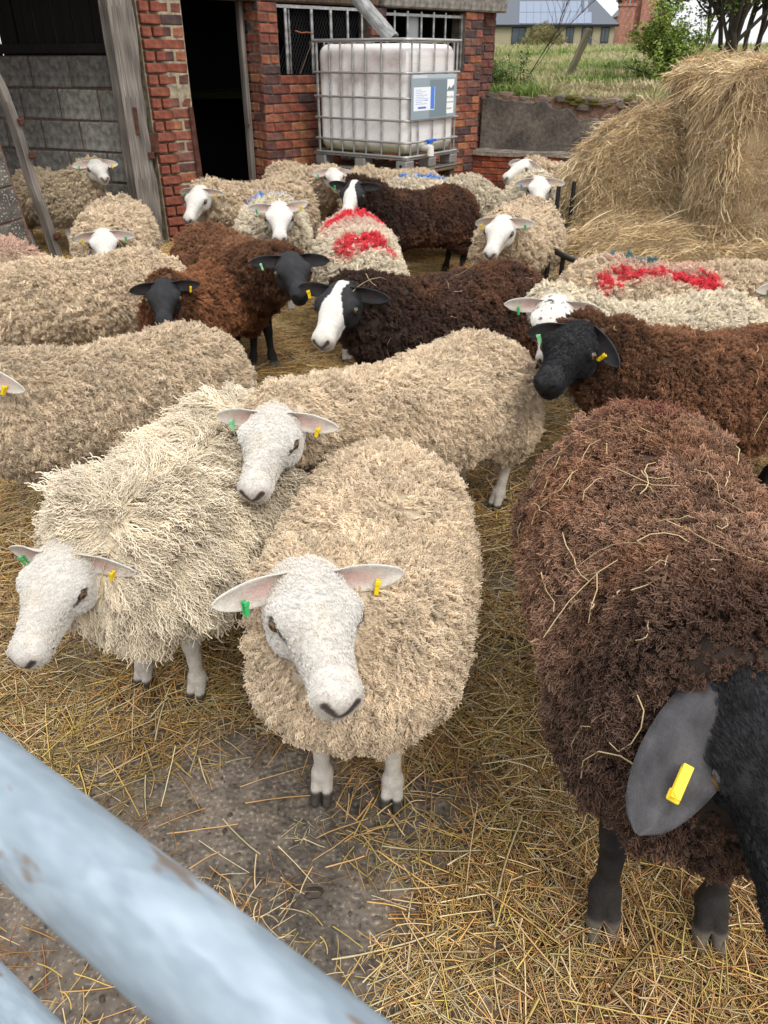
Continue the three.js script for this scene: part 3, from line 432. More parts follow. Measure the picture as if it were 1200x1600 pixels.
{ // bungalow with a solar roof
  const y0 = 1.2, t = thing('bungalow', 'cream bungalow with dark windows and a solar panel roof beyond the field', 'house', [17.6, 2.1, -88], -0.1);
  t.scale.setScalar(0.68); const wm = std({ color: C(0.5, 0.45, 0.33), map: grime }), L = 20.5, eav = 3.25;
  mesh('wall', box(L, eav, 6, -3, eav / 2, -3), wm, t);
  const roof = new THREE.BufferGeometry(), e = 0.5, hx = 14.5 / 2 + e, zf = e, zb = -6.5, yr = 6.6, rx = 14.5 / 2 - 3.0;
  const P = [[-hx - 6, eav, zf], [hx, eav, zf], [rx, yr, -3], [-hx - 6, yr, -3], [hx, eav, zb], [-hx - 6, eav, zb]], I = [0, 1, 2, 0, 2, 3, 1, 4, 2, 4, 5, 3, 4, 3, 2, 5, 0, 3, 0, 4, 1, 0, 5, 4]; roof.setAttribute('position', new THREE.BufferAttribute(new Float32Array(P.flat()), 3)); roof.setIndex(I); const rf = roof.toNonIndexed(); rf.computeVertexNormals();
  const slate = std({ color: C(0.1, 0.115, 0.14), roughness: 0.7 }), r = mesh('roof', boxUV(rf), slate, t);
  mesh('gutter', box(L + 1, 0.3, 0.2, -3, eav - 0.12, e - 0.05), dark, t);
  const nrm = V(0, 3.5, 0).cross(V(1, 0, 0)), sl = Math.hypot(3.5, yr - eav), ang = Math.atan2(yr - eav, 3.5);
  for (let i = 0; i < 10; i++) for (let j = 0; j < 2; j++) { const m = mesh('solar_panel', box(1.0, 0.05, 2.0), std({ color: C(0.2, 0.24, 0.32), roughness: 0.3, metalness: 0.1 }), r); m.rotation.x = ang; const q = (j + 0.55) * 2.06; m.position.set(-5.9 + i * 1.03 - j * 0.0, eav + q * Math.sin(ang) + 0.06, zf - q * Math.cos(ang)); if (i === 9 && j === 1) m.position.x -= 0.5; }
  for (const [x, w, hh, y] of [[-6.3, 1.9, 2.0, 1.9], [-4.05, 1.0, 1.7, 2.05], [-1.35, 1.5, 2.1, 1.85], [1.0, 1.0, 1.8, 2.0], [3.45, 1.4, 2.1, 1.85], [6.0, 1.0, 1.8, 2.0]]) {
    const f = mesh('window', box(w + 0.14, hh + 0.14, 0.12, x, y, 0.06), std({ color: C(0.03, 0.03, 0.035) }), t); mesh('pane', box(w / 2 - 0.08, hh - 0.1, 0.05, x - w / 4, y, 0.12), std({ color: C(0.06, 0.075, 0.09), roughness: 0.1 }), f); mesh('pane', box(w / 2 - 0.08, hh - 0.1, 0.05, x + w / 4, y, 0.12), std({ color: C(0.06, 0.075, 0.09), roughness: 0.1 }), f); mesh('lintel', box(w + 0.4, 0.22, 0.06, x, y + hh / 2 + 0.2, 0.05), redMats[0], f); }
  const b = thing('brick_house', 'red brick house with tall chimneys to the right of the cream bungalow', 'house', [27.0, 2.2, -93], -0.1);
  b.scale.setScalar(0.62); const far = tex(256, 256, (u, v) => { const row = Math.floor(v * 16), c = N3(Math.floor(u * 8 + (row % 2) / 2) * 3.1, row * 2.7, 1); const k = 0.9 + 0.25 * c + 0.2 * tfbm(u, v, 4); return [0.68 * k, 0.48 * k, 0.42 * k]; }); far.repeat.set(0.6, 0.6);
  const bm = std({ map: far, roughness: 0.95 }), gs = new THREE.Shape(); gs.moveTo(-4.2, 0); gs.lineTo(4.2, 0); gs.lineTo(4.2, 4.8); gs.lineTo(0, 9.2); gs.lineTo(-4.2, 4.8);
  mesh('wall', boxUV(new THREE.ExtrudeGeometry(gs, { depth: 9, bevelEnabled: false })).translate(0, 0, -9), bm, b);
  for (const s of [-1, 1]) { const q = mesh('roof', box(6.5, 0.2, 9.6), slate, b); q.rotation.z = -s * Math.atan2(4.4, 4.2); q.position.set(s * 2.2, 7.2, -4.4); }
  for (const [x, w, hh] of [[-3.3, 2.5, 6.6], [0.2, 2.6, 10.4]]) { const c = mesh('chimney', mergeGeometries([box(w, hh, 1.2, x, hh / 2, 0.4), box(w + 0.3, 0.35, 1.5, x, hh - 0.2, 0.4)]), bm, b); for (const dx of [-0.7, 0, 0.7]) mesh('chimney_pot', new THREE.CylinderGeometry(0.2, 0.26, 0.7, 10).translate(x + dx, hh + 0.35, 0.4), redMats[3], c); }
  mesh('window', box(0.9, 2.4, 0.1, 3.0, 3.4, 0.05), dark, b);
}
// branching shrubs and trees
function branches(start, dir, len, r, depth, spread, out, tips, up = 0.15) {
  let p = start.clone(), d = dir.clone().normalize(); const pts = [p.clone()], n = 5;
  for (let k = 0; k < n; k++) { d.x += rr(-0.22, 0.22); d.y += rr(-0.15, 0.2) + up * 0.3; d.z += rr(-0.22, 0.22); d.normalize(); p = p.clone().addScaledVector(d, len / n); pts.push(p); if (depth < 2) tips.push([p.clone(), d.clone()]); }
  const g = new THREE.TubeGeometry(new THREE.CatmullRomCurve3(pts), depth > 1 ? 8 : 5, r, depth > 1 ? 7 : 4), q = g.attributes.position, rs = (depth > 1 ? 8 : 5), sd = (depth > 1 ? 7 : 4) + 1;
  const cv = new THREE.CatmullRomCurve3(pts); for (let i = 0; i <= rs; i++) { const c = cv.getPointAt(i / rs), k = mix(1, 0.55, i / rs); for (let j = 0; j < sd; j++) { const m = i * sd + j; q.setXYZ(m, c.x + (q.getX(m) - c.x) * k, c.y + (q.getY(m) - c.y) * k, c.z + (q.getZ(m) - c.z) * k); } }
  out.push(g); if (depth <= 0) return;
  const kids = depth > 1 ? 5 : 4; for (let k = 0; k < kids; k++) { const f = rr(0.35, 1), b = cv.getPointAt(f), nd = d.clone().add(V(rr(-1, 1), rr(-0.5, 0.7), rr(-1, 1)).multiplyScalar(spread)); branches(b, nd, len * rr(0.45, 0.75), r * 0.55, depth - 1, spread, out, tips, up); }
}
const bark = std({ color: C(0.075, 0.06, 0.042), map: grime, bumpMap: pits, bumpScale: 0.01 }), leafMat = new THREE.MeshPhysicalMaterial({ color: C(1, 1, 1), vertexColors: true, roughness: 0.7, side: THREE.DoubleSide });
function leafSprig(n, R, size) { const gs = []; for (let k = 0; k < n; k++) { const s = size * rr(0.6, 1.3), q = new THREE.BufferGeometry(); q.setAttribute('position', new THREE.BufferAttribute(new Float32Array([0, 0, 0, s * 0.32, 0.05 * s, s * 0.5, 0, -0.06 * s, s, -s * 0.32, 0.05 * s, s * 0.5]), 3)); q.setIndex([0, 1, 2, 0, 2, 3]); q.computeVertexNormals(); q.applyQuaternion(new THREE.Quaternion().setFromEuler(new THREE.Euler(rr(-1.2, 0.6), rr(0, 6.28), rr(-0.6, 0.6)))); q.translate(rr(-R, R), rr(-R, R), rr(-R, R)); const c = rr(0.7, 1.25); gs.push(paint(q, () => [c, c, c * 0.9])); } return mergeGeometries(gs); }
const sprig = leafSprig(9, 0.06, 0.045);
function bush(name, label, cat, pos, stems, len, r, depth, spread, leafN, leafScale, leafCols, lean = [0, 0]) {
  const t = thing(name, label, cat, pos), out = [], tips = [];
  for (let k = 0; k < stems; k++) branches(V(rr(-0.12, 0.12) * stems * 0.4, -0.1, rr(-0.15, 0.15)), V(rr(-0.5, 0.5) + lean[0], 1, rr(-0.4, 0.4) + lean[1]), len * rr(0.75, 1.1), r * rr(0.6, 1), depth, spread, out, tips);
  mesh(depth > 1 ? 'trunk' : 'stem', mergeGeometries(out), bark, t);
  if (leafN) { const ms = [], cs = []; for (let k = 0; k < leafN; k++) { const [p] = pick(tips), s = leafScale * rr(0.6, 1.4), q = p.clone().add(V(gauss() * 0.07, gauss() * 0.07, gauss() * 0.07)); ms.push(new THREE.Matrix4().makeRotationFromEuler(new THREE.Euler(rr(-0.6, 0.6), rr(0, 6.28), rr(-0.6, 0.6))).scale(V(s, s, s)).setPosition(q)); cs.push(pick(leafCols).clone().multiplyScalar(rr(0.7, 1.25))); } copies(depth > 1 ? 'crown' : 'foliage', sprig, leafMat, ms, cs, t); }
  return t;
}
const fresh = [C(0.17, 0.26, 0.035), C(0.24, 0.33, 0.05), C(0.1, 0.17, 0.03), C(0.3, 0.38, 0.09)];
bush('hawthorn_tree', 'hawthorn bush with dark stems and fresh green leaves behind the hay', 'bush', [4.5, 1.05, -11.2], 7, 1.6, 0.055, 3, 0.72, 3600, 0.85, fresh);
bush('hawthorn_tree', 'low straggly branch of green leaves in front of the dark bush stems', 'bush', [3.8, 1.0, -11.0], 5, 0.75, 0.02, 2, 1.15, 1100, 0.85, fresh, [-0.5, 0]);
bush('climbing_shrub', 'leafy shrub with bare twigs growing at the building corner', 'shrub', [1.5, 1.0, -10.75], 5, 0.4, 0.012, 2, 0.8, 420, 0.6, [C(0.05, 0.1, 0.02), C(0.09, 0.16, 0.03), C(0.14, 0.2, 0.04)]);
bush('bare_sapling', 'thin bare sapling with leafless twigs beside the brick building corner', 'sapling', [1.55, 1.0, -11.1], 2, 1.1, 0.009, 2, 0.5, 0, 1, fresh);
{ // clipped dry bush before the bungalow
  const t = thing('round_bush', 'rounded olive green bush in front of the cream bungalow', 'bush', [14.3, 2.35, -80]);
  const core = new THREE.IcosahedronGeometry(1, 3), q = core.attributes.position; for (let i = 0; i < q.count; i++) { const s = 1 + 0.3 * N3(q.getX(i) * 2, q.getY(i) * 2, q.getZ(i) * 2); q.setXYZ(i, q.getX(i) * 1.7 * s, q.getY(i) * 1.4 * s, q.getZ(i) * 1.2 * s); } core.computeVertexNormals(); mesh('stem', core, std({ color: C(0.1, 0.09, 0.03) }), t);
  const ms = [], cs = []; for (let k = 0; k < 1400; k++) { const i = Math.floor(rnd() * q.count), s = rr(1.6, 3); ms.push(new THREE.Matrix4().makeRotationFromEuler(new THREE.Euler(rr(-1, 1), rr(0, 6), rr(-1, 1))).scale(V(s, s, s)).setPosition(q.getX(i) + rr(-0.2, 0.2), q.getY(i) + rr(-0.1, 0.4), q.getZ(i))); cs.push(pick([C(0.16, 0.14, 0.05), C(0.12, 0.14, 0.04), C(0.24, 0.18, 0.08)])); } copies('foliage', sprig, leafMat, ms, cs, t);
}
{ // bare hedge trees on the skyline at the right
  const cols = [C(0.13, 0.115, 0.07), C(0.18, 0.17, 0.08), C(0.1, 0.1, 0.05)];
  [[13.5, -21, 2.9], [16.5, -22, 3.2], [11.6, -23, 2.6], [19, -24, 3.4], [17.5, -29, 3.6]].forEach(([x, z, h], k) => bush('bare_tree', ['bare tree directly behind the hawthorn bush', 'bare tree in the hedgerow above the hay bale top', 'thin bare tree between the brick house and the hawthorn bush', 'bare tree at the right edge of the picture', 'farther bare tree in a gap right of the hawthorn bush'][k], 'tree', [x, bankH(x, z), z], 3, h * 0.62, 0.07, 3, 0.7, 420, 1.6, cols).userData.group = 'bare trees of the hedgerow');
  [[33, -118, 9], [44, -120, 11], [56, -116, 11]].forEach(([x, z, h], k) => { bush('distant_tree', ['distant tree between the bungalow roof and the chimneys', 'distant tree right behind the brick house', 'distant tree far right beyond the hedgerow'][k], 'tree', [x, 2.5, z], 3, h * 0.6, 0.3, 2, 0.7, 700, 14, [C(0.07, 0.08, 0.05), C(0.1, 0.1, 0.06), C(0.05, 0.06, 0.04)]).userData.group = 'distant trees behind the houses'; });
}

// ------------------------------------------------------------------ hay in a ring feeder
{
  const t = thing('hay_bale', 'tall cut hay bale spilling loose hay over the ring feeder', 'hay', [2.45, 0, -5.85]);
  const f = (x, y, z) => { // bale block and the spilt slope beside and before it
    const p = [x, y, z], n = 0.05 * fbm(x * 3, y * 3, z * 3, 3);
    const q = [Math.abs(x - 0.68) - 0.88, Math.abs(y - 0.72) - 0.68, Math.abs(z + 0.04) - 0.62], bale = Math.hypot(...q.map((k) => Math.max(k, 0))) + Math.min(0, Math.max(...q)) - 0.04;
    const crown = ell(p, [0.85, 1.36, -0.2], [0.75, 0.17, 0.55]);
    const heap = ell(p, [-0.46, 0.1, -0.48], [0.64, 1.05, 0.55]), low = ell(p, [-0.3, 0.02, 0.22], [1.08, 0.46, 0.88]), front = ell(p, [0.75, 0.0, 0.62], [1.2, 0.42, 0.75]);
    let d = smin(smin(heap, low, 0.3), front, 0.25); d = Math.max(d, -z - 0.9); return Math.min(smin(bale, crown, 0.06), d) + n;
  };
  const g = surfaceNets(f, [-1.55, -0.05, -1.2], [1.9, 1.75, 1.4], 0.045);
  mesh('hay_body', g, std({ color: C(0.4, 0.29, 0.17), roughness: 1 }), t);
  const hayCols = [C(0.8, 0.6, 0.35), C(0.66, 0.48, 0.27), C(0.92, 0.75, 0.5), C(0.52, 0.37, 0.21), C(0.75, 0.58, 0.37), C(0.38, 0.27, 0.16)];
  const wisp = (n, len, w) => { const gs = []; for (let i = 0; i < n; i++) { const a = rr(-0.7, 0.7), L = len * rr(0.5, 1.3), pts = []; let x = rr(-0.05, 0.05), y = rr(-0.05, 0.05), z = rr(0.0, 0.015), d = a; const bend = rr(-0.4, 0.4); for (let k = 0; k <= 4; k++) { pts.push(V(x, y, z)); d += bend * 0.5; x += Math.sin(d) * L / 4; y -= Math.cos(d) * L / 4; z += rr(-0.02, 0.022); } const q = strip(pts, w * rr(0.5, 1.4), w * 0.3), c = rr(0.6, 1.3); gs.push(paint(q, () => [c, c, c * rr(0.85, 1.05)])); } return mergeGeometries(gs); };
  const kinds = [wisp(13, 0.16, 0.0032), wisp(15, 0.1, 0.0026), wisp(7, 0.24, 0.0042)], put = kinds.map(() => [[], []]);
  const P = g.attributes.position, Nn = g.attributes.normal, I = g.index.array, m4 = new THREE.Matrix4();
  for (let k = 0; k < 27000; k++) {
    const i = Math.floor(rnd() * I.length / 3) * 3, a = I[i], p = V(P.getX(a) + rr(-0.03, 0.03), P.getY(a) + rr(-0.03, 0.03), P.getZ(a) + rr(-0.02, 0.02)), n = V(Nn.getX(a), Nn.getY(a), Nn.getZ(a));
    if (n.z < -0.5 || p.y < 0) continue;
    const cut = p.x > -0.2 && p.x < 0.55 && p.y > 0.6 && n.z > 0.5; if (cut && rnd() < 0.55) continue; // the cut face is matted short
    const down = V(rr(-0.5, 0.5), -1, rr(-0.2, 0.2) + (n.y > 0.8 ? 0.6 : 0)); down.addScaledVector(n, -down.dot(n)).normalize(); down.applyAxisAngle(n, gauss() * 1.3);
    const z = n.clone().multiplyScalar(1).addScaledVector(down, rr(-0.3, 0.05)).normalize(), y = down.clone().negate(), x = y.clone().cross(z).normalize(); const y2 = z.clone().cross(x), s = rr(0.6, 1.2);
    const kk = cut ? 1 : pick([0, 0, 1, 2]); put[kk][0].push(new THREE.Matrix4().makeBasis(x.multiplyScalar(s), y2.multiplyScalar(s), z.multiplyScalar(s)).setPosition(p.addScaledVector(n, rr(-0.01, 0.012))));
    put[kk][1].push(pick(hayCols).clone().multiplyScalar(rr(0.75, 1.15) * (cut ? 0.85 : 1)));
  }
  const gr = new THREE.Group(); gr.name = 'loose_hay'; t.add(gr); kinds.forEach((q, k) => copies('loose_hay', q, strawMat, put[k][0], put[k][1], gr));
  const r = thing('ring_feeder', 'black metal ring feeder around the hay', 'feeder', [2.27, 0, -5.25]);
  const pts = (R, y) => Array.from({ length: 40 }, (_, k) => V(Math.cos(k / 40 * 6.2832) * R, y, Math.sin(k / 40 * 6.2832) * R));
  mesh('rim', tube(pts(1.16, 0.42), 0.019, 120, 8, true), blackSteel, r); mesh('rim', tube(pts(1.16, 0.06), 0.02, 120, 8, true), blackSteel, r);
  for (let k = 0; k < 26; k++) { const a = k / 26 * 6.2832; mesh('upright', rod([Math.cos(a) * 1.16, 0.05, Math.sin(a) * 1.16], [Math.cos(a) * 1.16, a > 3.5 && a < 4.9 ? 0.72 : 0.42, Math.sin(a) * 1.16], 0.016, 8), blackSteel, r); }
}

// ------------------------------------------------------------------ sheep
// canonical head: poll at the origin, +z along the face, +y out of the forehead
function headSDF(x, y, z) {
  const ax = Math.abs(x), p = [x, y, z], q = [ax, y, z];
  let d = ell(p, [0, -0.056, 0.028], [0.058, 0.058, 0.066]);
  d = smin(d, ell(p, [0, -0.046, 0.082], [0.055, 0.042, 0.075]), 0.025);
  d = smin(d, cone(p, [0, -0.052, 0.1], 0.044, [0, -0.066, 0.214], 0.030), 0.025);
  d = smin(d, ell(p, [0, -0.076, 0.232], [0.0345, 0.034, 0.033]), 0.018);
  d = smin(d, cone(p, [0, -0.105, 0.04], 0.038, [0, -0.104, 0.205], 0.021), 0.03);
  d = smin(d, ell(q, [0.038, -0.085, 0.062], [0.026, 0.046, 0.052]), 0.022);
  d = smin(d, ell(q, [0.05, -0.038, 0.086], [0.019, 0.02, 0.026]), 0.02);
  d = smin(d, ell(q, [0.016, -0.07, 0.240], [0.016, 0.015, 0.018]), 0.012);
  d = smin(d, ell(p, [0, -0.108, 0.225], [0.021, 0.014, 0.024]), 0.012);
  d = smax(d, -(Math.hypot(ax - 0.067, y + 0.047, z - 0.098) - 0.0105), 0.008);
  d = smin(d, cone(q, [0.0585, -0.033, 0.086], 0.0042, [0.0585, -0.0385, 0.112], 0.003), 0.006);
  d = smax(d, -cone(q, [0.004, -0.092, 0.272], 0.0035, [0.0225, -0.071, 0.262], 0.0045), 0.005);
  d = smax(d, -cone(q, [0, -0.1, 0.262], 0.002, [0.031, -0.1, 0.2], 0.002), 0.004);
  return d;
}
function headFull(x, y, z) { return smin(headSDF(x, y, z) , cone([x, y, z], [0, -0.075, 0.0], 0.056, [0, -0.12, -0.05], 0.06), 0.03); }
const headGeo = {}; function headShape(cell) { return headGeo[cell] ??= surfaceNets((x, y, z) => headFull(x, y, z) + 0.0005 * N3(x * 90, y * 90, z * 90), [-0.105, -0.24, -0.18], [0.105, 0.03, 0.29], cell); }
const faces = {
  white: (x, y, z) => { const n = fbm(x * 30, y * 30, z * 30, 2), k = 0.66 + 0.06 * n + 0.02 * N3(x * 190, y * 190, z * 90); const yl = clamp(sst(0.06, -0.05, z) * 0.5 + sst(-0.1, 0.5, fbm(x * 14, y * 14, z * 14, 3)) * 0.4); return [k * 0.98, k * mix(0.95, 0.86, yl), k * mix(0.90, 0.68, yl)]; },
  black: (x, y, z) => { const k = 0.016 + 0.01 * N3(x * 40, y * 40, z * 40) + 0.006 * N3(x * 200, y * 200, z * 120); return [k, k, k * 1.12]; },
};
faces.spotted = (x, y, z) => (N3(x * 62, y * 62, z * 62) > 0.42 ? [0.05, 0.05, 0.06] : faces.white(x, y, z));
faces.blaze = (x, y, z) => { const w = mix(0.016, 0.05, sst(0.06, 0.21, z)) + 0.006 * N3(x * 30, 2, z * 30); const inB = Math.abs(x) < w && y > -0.095 - 0.5 * sst(0.15, 0.2, z); return inB || z > 0.235 ? faces.white(x, y, z) : faces.black(x, y, z); };
function faceColor(style, x, y, z, dirt = 0) {
  const q = [Math.abs(x), y, z], white = style !== 'black'; let c = faces[style](x, y, z);
  const eye = Math.min(Math.hypot(q[0] - 0.0625, (y + 0.046) * 1.5, (z - 0.0975)) - 0.0135, cone(q, [0.06, -0.051, 0.108], 0.005, [0.051, -0.063, 0.126], 0.0024)), nos = Math.min(cone(q, [0.005, -0.088, 0.267], 0.0045, [0.022, -0.067, 0.258], 0.006), cone(q, [0, -0.084, 0.268], 0.0035, [0, -0.1, 0.262], 0.003)), mou = cone(q, [0, -0.1, 0.262], 0.003, [0.032, -0.1, 0.2], 0.0022);
  if (white) { const t = sst(0.024, 0.0, nos) * 0.55; c = c.map((v, k) => mix(v, [0.4, 0.33, 0.28][k], t)); }
  const dk = white ? [0.035, 0.026, 0.024] : [0.006, 0.006, 0.007];
  for (const [d, w] of [[eye, 0.0035], [nos, 0.003], [mou, 0.003]]) { const t = sst(w, 0, d); c = c.map((v, k) => mix(v, dk[k], t * 0.92)); }
  return c;
}
function earGeo(style, L = 0.135, W = 0.031, n = 12, m = 8) { // along +x, opening to +z
  const P = [], I = [], col = [], row = (m + 1) * 2;
  for (let i = 0; i <= n; i++) {
    const u = i / n, w = W * Math.pow(Math.sin(Math.PI * Math.pow(mix(0.16, 1, u), 1.15)), 0.55) * (u < 1 ? 1 : 0.05) + 0.0015, th = mix(1.45, 0.5, sst(0, 0.55, u)), curl = -0.016 * u * u;
    for (let s = 0; s < 2; s++) for (let j = 0; j <= m; j++) {
      const v = (s ? m - j : j) / m * 2 - 1, a = v * th, R = w / Math.sin(Math.min(th, 1.5)), o = s ? 0.0032 : 0; // s = 1: the back of the ear
      P.push(u * L * 1.2 - 0.2 * L, (R + o) * Math.sin(a), R - (R + o) * Math.cos(a) + curl);
      const k = faces[style](u * L, v * 0.05, s); if (s) col.push(...k.map((q, z) => q * (style === 'black' ? 3.6 - z * 0.15 : 1))); else { const pk = style === 'black' ? [0.03, 0.022, 0.024] : [0.56, 0.36, 0.32], t = sst(0.85, 0.25, Math.abs(v)) * sst(0.95, 0.4, u); col.push(...k.map((q, z) => mix(q * (style === 'black' ? 1.6 : 0.98), pk[z], t * 0.8))); }
    }
  }
  for (let i = 0; i < n; i++) for (let j = 0; j < row; j++) { const a = i * row + j, b = i * row + (j + 1) % row; I.push(a, b + row, b, a, a + row, b + row); }
  const g = new THREE.BufferGeometry(); g.setAttribute('position', new THREE.BufferAttribute(new Float32Array(P), 3)); g.setIndex(I); g.computeVertexNormals(); g.setAttribute('color', new THREE.BufferAttribute(new Float32Array(col), 3)); return g;
}
const legSDF = {
  front(x, y, z) { const p = [x, y, z]; let d = cone(p, [0, 0.4, -0.01], 0.062, [0, 0.24, 0], 0.034); d = smin(d, cone(p, [0, 0.2, 0.002], 0.0255, [0, 0.085, 0], 0.0205), 0.025); d = smin(d, ell(p, [0, 0.205, 0.006], [0.027, 0.03, 0.027]), 0.015); d = smin(d, ell(p, [0, 0.08, 0], [0.0275, 0.026, 0.026]), 0.015); return hoof(d, x, y, z); },
  rear(x, y, z) { const p = [x, y, z]; let d = cone(p, [0, 0.43, 0.05], 0.1, [0, 0.25, -0.035], 0.036); d = smin(d, cone(p, [0, 0.235, -0.042], 0.03, [0, 0.085, -0.008], 0.0215), 0.025); d = smin(d, ell(p, [0, 0.24, -0.052], [0.026, 0.034, 0.026]), 0.015); d = smin(d, ell(p, [0, 0.08, -0.005], [0.0275, 0.026, 0.026]), 0.015); return hoof(d, x, y, z); },
};
function hoof(d, x, y, z) { const q = [Math.abs(x), y, z]; d = smin(d, cone(q, [0.008, 0.075, 0.002], 0.0215, [0.0155, 0.036, 0.022], 0.0165), 0.012); d = smin(d, cone(q, [0.017, 0.03, 0.018], 0.0155, [0.0165, 0.008, 0.04], 0.0125), 0.006); d = smin(d, ell(q, [0.016, 0.055, -0.026], [0.007, 0.009, 0.008]), 0.006); return Math.max(d, -y); }
const legGeo = {}; function legShape(kind, cell) { return legGeo[kind + cell] ??= surfaceNets(legSDF[kind], [-0.12, -0.012, -0.14], [0.12, 0.5, 0.17], cell); }
function torsoSDF(neckEnd, S) { // S: rump, belly, shoulder fatness; the neck runs to neckEnd
  const mid = [neckEnd[0] * 0.45, mix(0.5, neckEnd[1], 0.5) - 0.01, mix(0.28, neckEnd[2], 0.5)];
  return (x, y, z) => {
    const p = [x, y, z], q = [Math.abs(x), y, z];
    let d = ell(p, [0, 0.46, -0.265], [0.212 * S, 0.2, 0.205]);
    d = smin(d, ell(p, [0, 0.468, -0.02], [0.245 * S, 0.18, 0.33]), 0.09);
    d = smin(d, ell(p, [0, 0.47, 0.235], [0.2 * S, 0.182, 0.2]), 0.08);
    d = smin(d, ell(p, [0, 0.465, 0.32], [0.165 * S, 0.12, 0.14]), 0.08);
    d = smin(d, ell(q, [0.115, 0.36, -0.31], [0.085, 0.135, 0.115]), 0.06);
    d = smin(d, ell(q, [0.1, 0.4, 0.26], [0.07, 0.075, 0.08]), 0.06);
    d = smin(d, ell(p, [0, 0.36, -0.475], [0.03, 0.13, 0.035]), 0.04);
    d = smin(d, cone(p, [0, 0.485, 0.24], 0.155, mid, 0.125), 0.08);
    d = smin(d, cone(p, mid, 0.122, neckEnd, 0.088), 0.05);
    return d + 0.018 * N3(x * 7, y * 7, z * 7) + 0.008 * N3(x * 19, y * 19, z * 19);
  };
}
// locks of wool
function lock(len, r0, r1, wave, waves, bend, dir, base, seg, curlA, shade) {
  const pts = [], d = dir.clone().normalize(), s = V(0.3, 0.1, 1).cross(d).normalize(), u = d.clone().cross(s), side = s.clone().multiplyScalar(Math.cos(curlA)).addScaledVector(u, Math.sin(curlA)), oth = u.clone().multiplyScalar(Math.cos(curlA)).addScaledVector(s, -Math.sin(curlA)), ph = rr(0, 6.28);
  for (let k = 0; k <= seg; k++) { const t = k / seg; pts.push(base.clone().addScaledVector(d, len * t * (1 - 0.25 * t * Math.abs(bend))).addScaledVector(side, bend * len * 0.45 * t * t + wave * Math.sin(ph + waves * 6.28 * t) * t).addScaledVector(oth, wave * Math.cos(ph + waves * 6.28 * t) * t * 0.8)); }
  const P = [], N = [], col = [], I = [], sd = 3;
  for (let k = 0; k <= seg; k++) {
    const t = k / seg, a = pts[Math.max(0, k - 1)], b = pts[Math.min(seg, k + 1)], f = b.clone().sub(a).normalize(), e = side.clone().addScaledVector(f, -side.dot(f)).normalize(), g = f.clone().cross(e), r = mix(r0, r1, Math.pow(t, 1.4)) * (k === 0 ? 0.7 : 1);
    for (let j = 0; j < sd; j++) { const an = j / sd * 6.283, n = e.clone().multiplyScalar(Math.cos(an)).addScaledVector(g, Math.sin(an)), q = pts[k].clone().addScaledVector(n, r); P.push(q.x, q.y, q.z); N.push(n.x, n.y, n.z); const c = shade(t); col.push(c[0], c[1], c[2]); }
    if (k) for (let j = 0; j < sd; j++) { const A = (k - 1) * sd + j, B = (k - 1) * sd + (j + 1) % sd; I.push(A, B, B + sd, A, B + sd, A + sd); }
  }
  const g = new THREE.BufferGeometry(); g.setAttribute('position', new THREE.BufferAttribute(new Float32Array(P), 3)); g.setAttribute('normal', new THREE.BufferAttribute(new Float32Array(N), 3)); g.setAttribute('color', new THREE.BufferAttribute(new Float32Array(col), 3)); g.setIndex(I); return g;
}
function woolTuft({ locks, strands, R, len, r0, r1, wave, waves, bend, fan, seg, root, tip }) {
  const gs = [];
  for (let k = 0; k < locks; k++) {
    const a = rr(0, 6.28), q = R * Math.sqrt(rnd()), b = V(Math.cos(a) * q, rr(-0.006, 0.002), Math.sin(a) * q), d = V(rr(-fan, fan), 1, rr(-fan, fan)), L = len * rr(0.75, 1.2), bd = bend * rr(0.3, 1.3), ca = rr(0, 6.28), tone = rr(0.86, 1.12);
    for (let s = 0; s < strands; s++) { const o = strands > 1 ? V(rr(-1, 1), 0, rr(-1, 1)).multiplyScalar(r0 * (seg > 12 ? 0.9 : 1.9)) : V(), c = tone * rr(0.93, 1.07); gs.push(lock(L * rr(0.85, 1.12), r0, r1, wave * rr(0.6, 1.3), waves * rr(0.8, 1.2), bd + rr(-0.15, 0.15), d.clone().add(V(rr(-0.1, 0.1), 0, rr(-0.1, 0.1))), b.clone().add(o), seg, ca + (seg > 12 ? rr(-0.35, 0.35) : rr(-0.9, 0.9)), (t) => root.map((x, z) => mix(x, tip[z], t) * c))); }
  }
  return mergeGeometries(gs);
}
const one = [1, 1, 1], wool = {
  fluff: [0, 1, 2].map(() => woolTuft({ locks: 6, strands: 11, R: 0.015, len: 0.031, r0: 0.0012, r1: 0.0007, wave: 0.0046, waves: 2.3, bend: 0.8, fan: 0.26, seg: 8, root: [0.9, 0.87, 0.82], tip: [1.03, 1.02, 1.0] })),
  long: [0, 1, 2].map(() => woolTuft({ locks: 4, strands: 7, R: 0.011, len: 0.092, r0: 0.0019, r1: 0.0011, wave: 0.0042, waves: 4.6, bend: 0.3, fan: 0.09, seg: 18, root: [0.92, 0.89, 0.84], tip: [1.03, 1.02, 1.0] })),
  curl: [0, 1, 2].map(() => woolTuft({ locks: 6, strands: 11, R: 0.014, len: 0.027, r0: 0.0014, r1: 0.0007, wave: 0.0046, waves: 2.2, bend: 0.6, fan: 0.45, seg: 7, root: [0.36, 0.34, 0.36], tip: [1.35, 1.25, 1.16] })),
};
const hairTuft = (() => { const gs = []; for (let k = 0; k < 9; k++) gs.push(lock(0.005 * rr(0.7, 1.3), 0.00034, 0.00018, 0.0003, 0.6, rr(0, 0.4), V(rr(-0.25, 0.25), 1, rr(-0.25, 0.25)), V(rr(-0.0035, 0.0035), -0.001, rr(-0.0035, 0.0035)), 3, rr(0, 6.28), () => [1, 1, 1])); return mergeGeometries(gs); })();
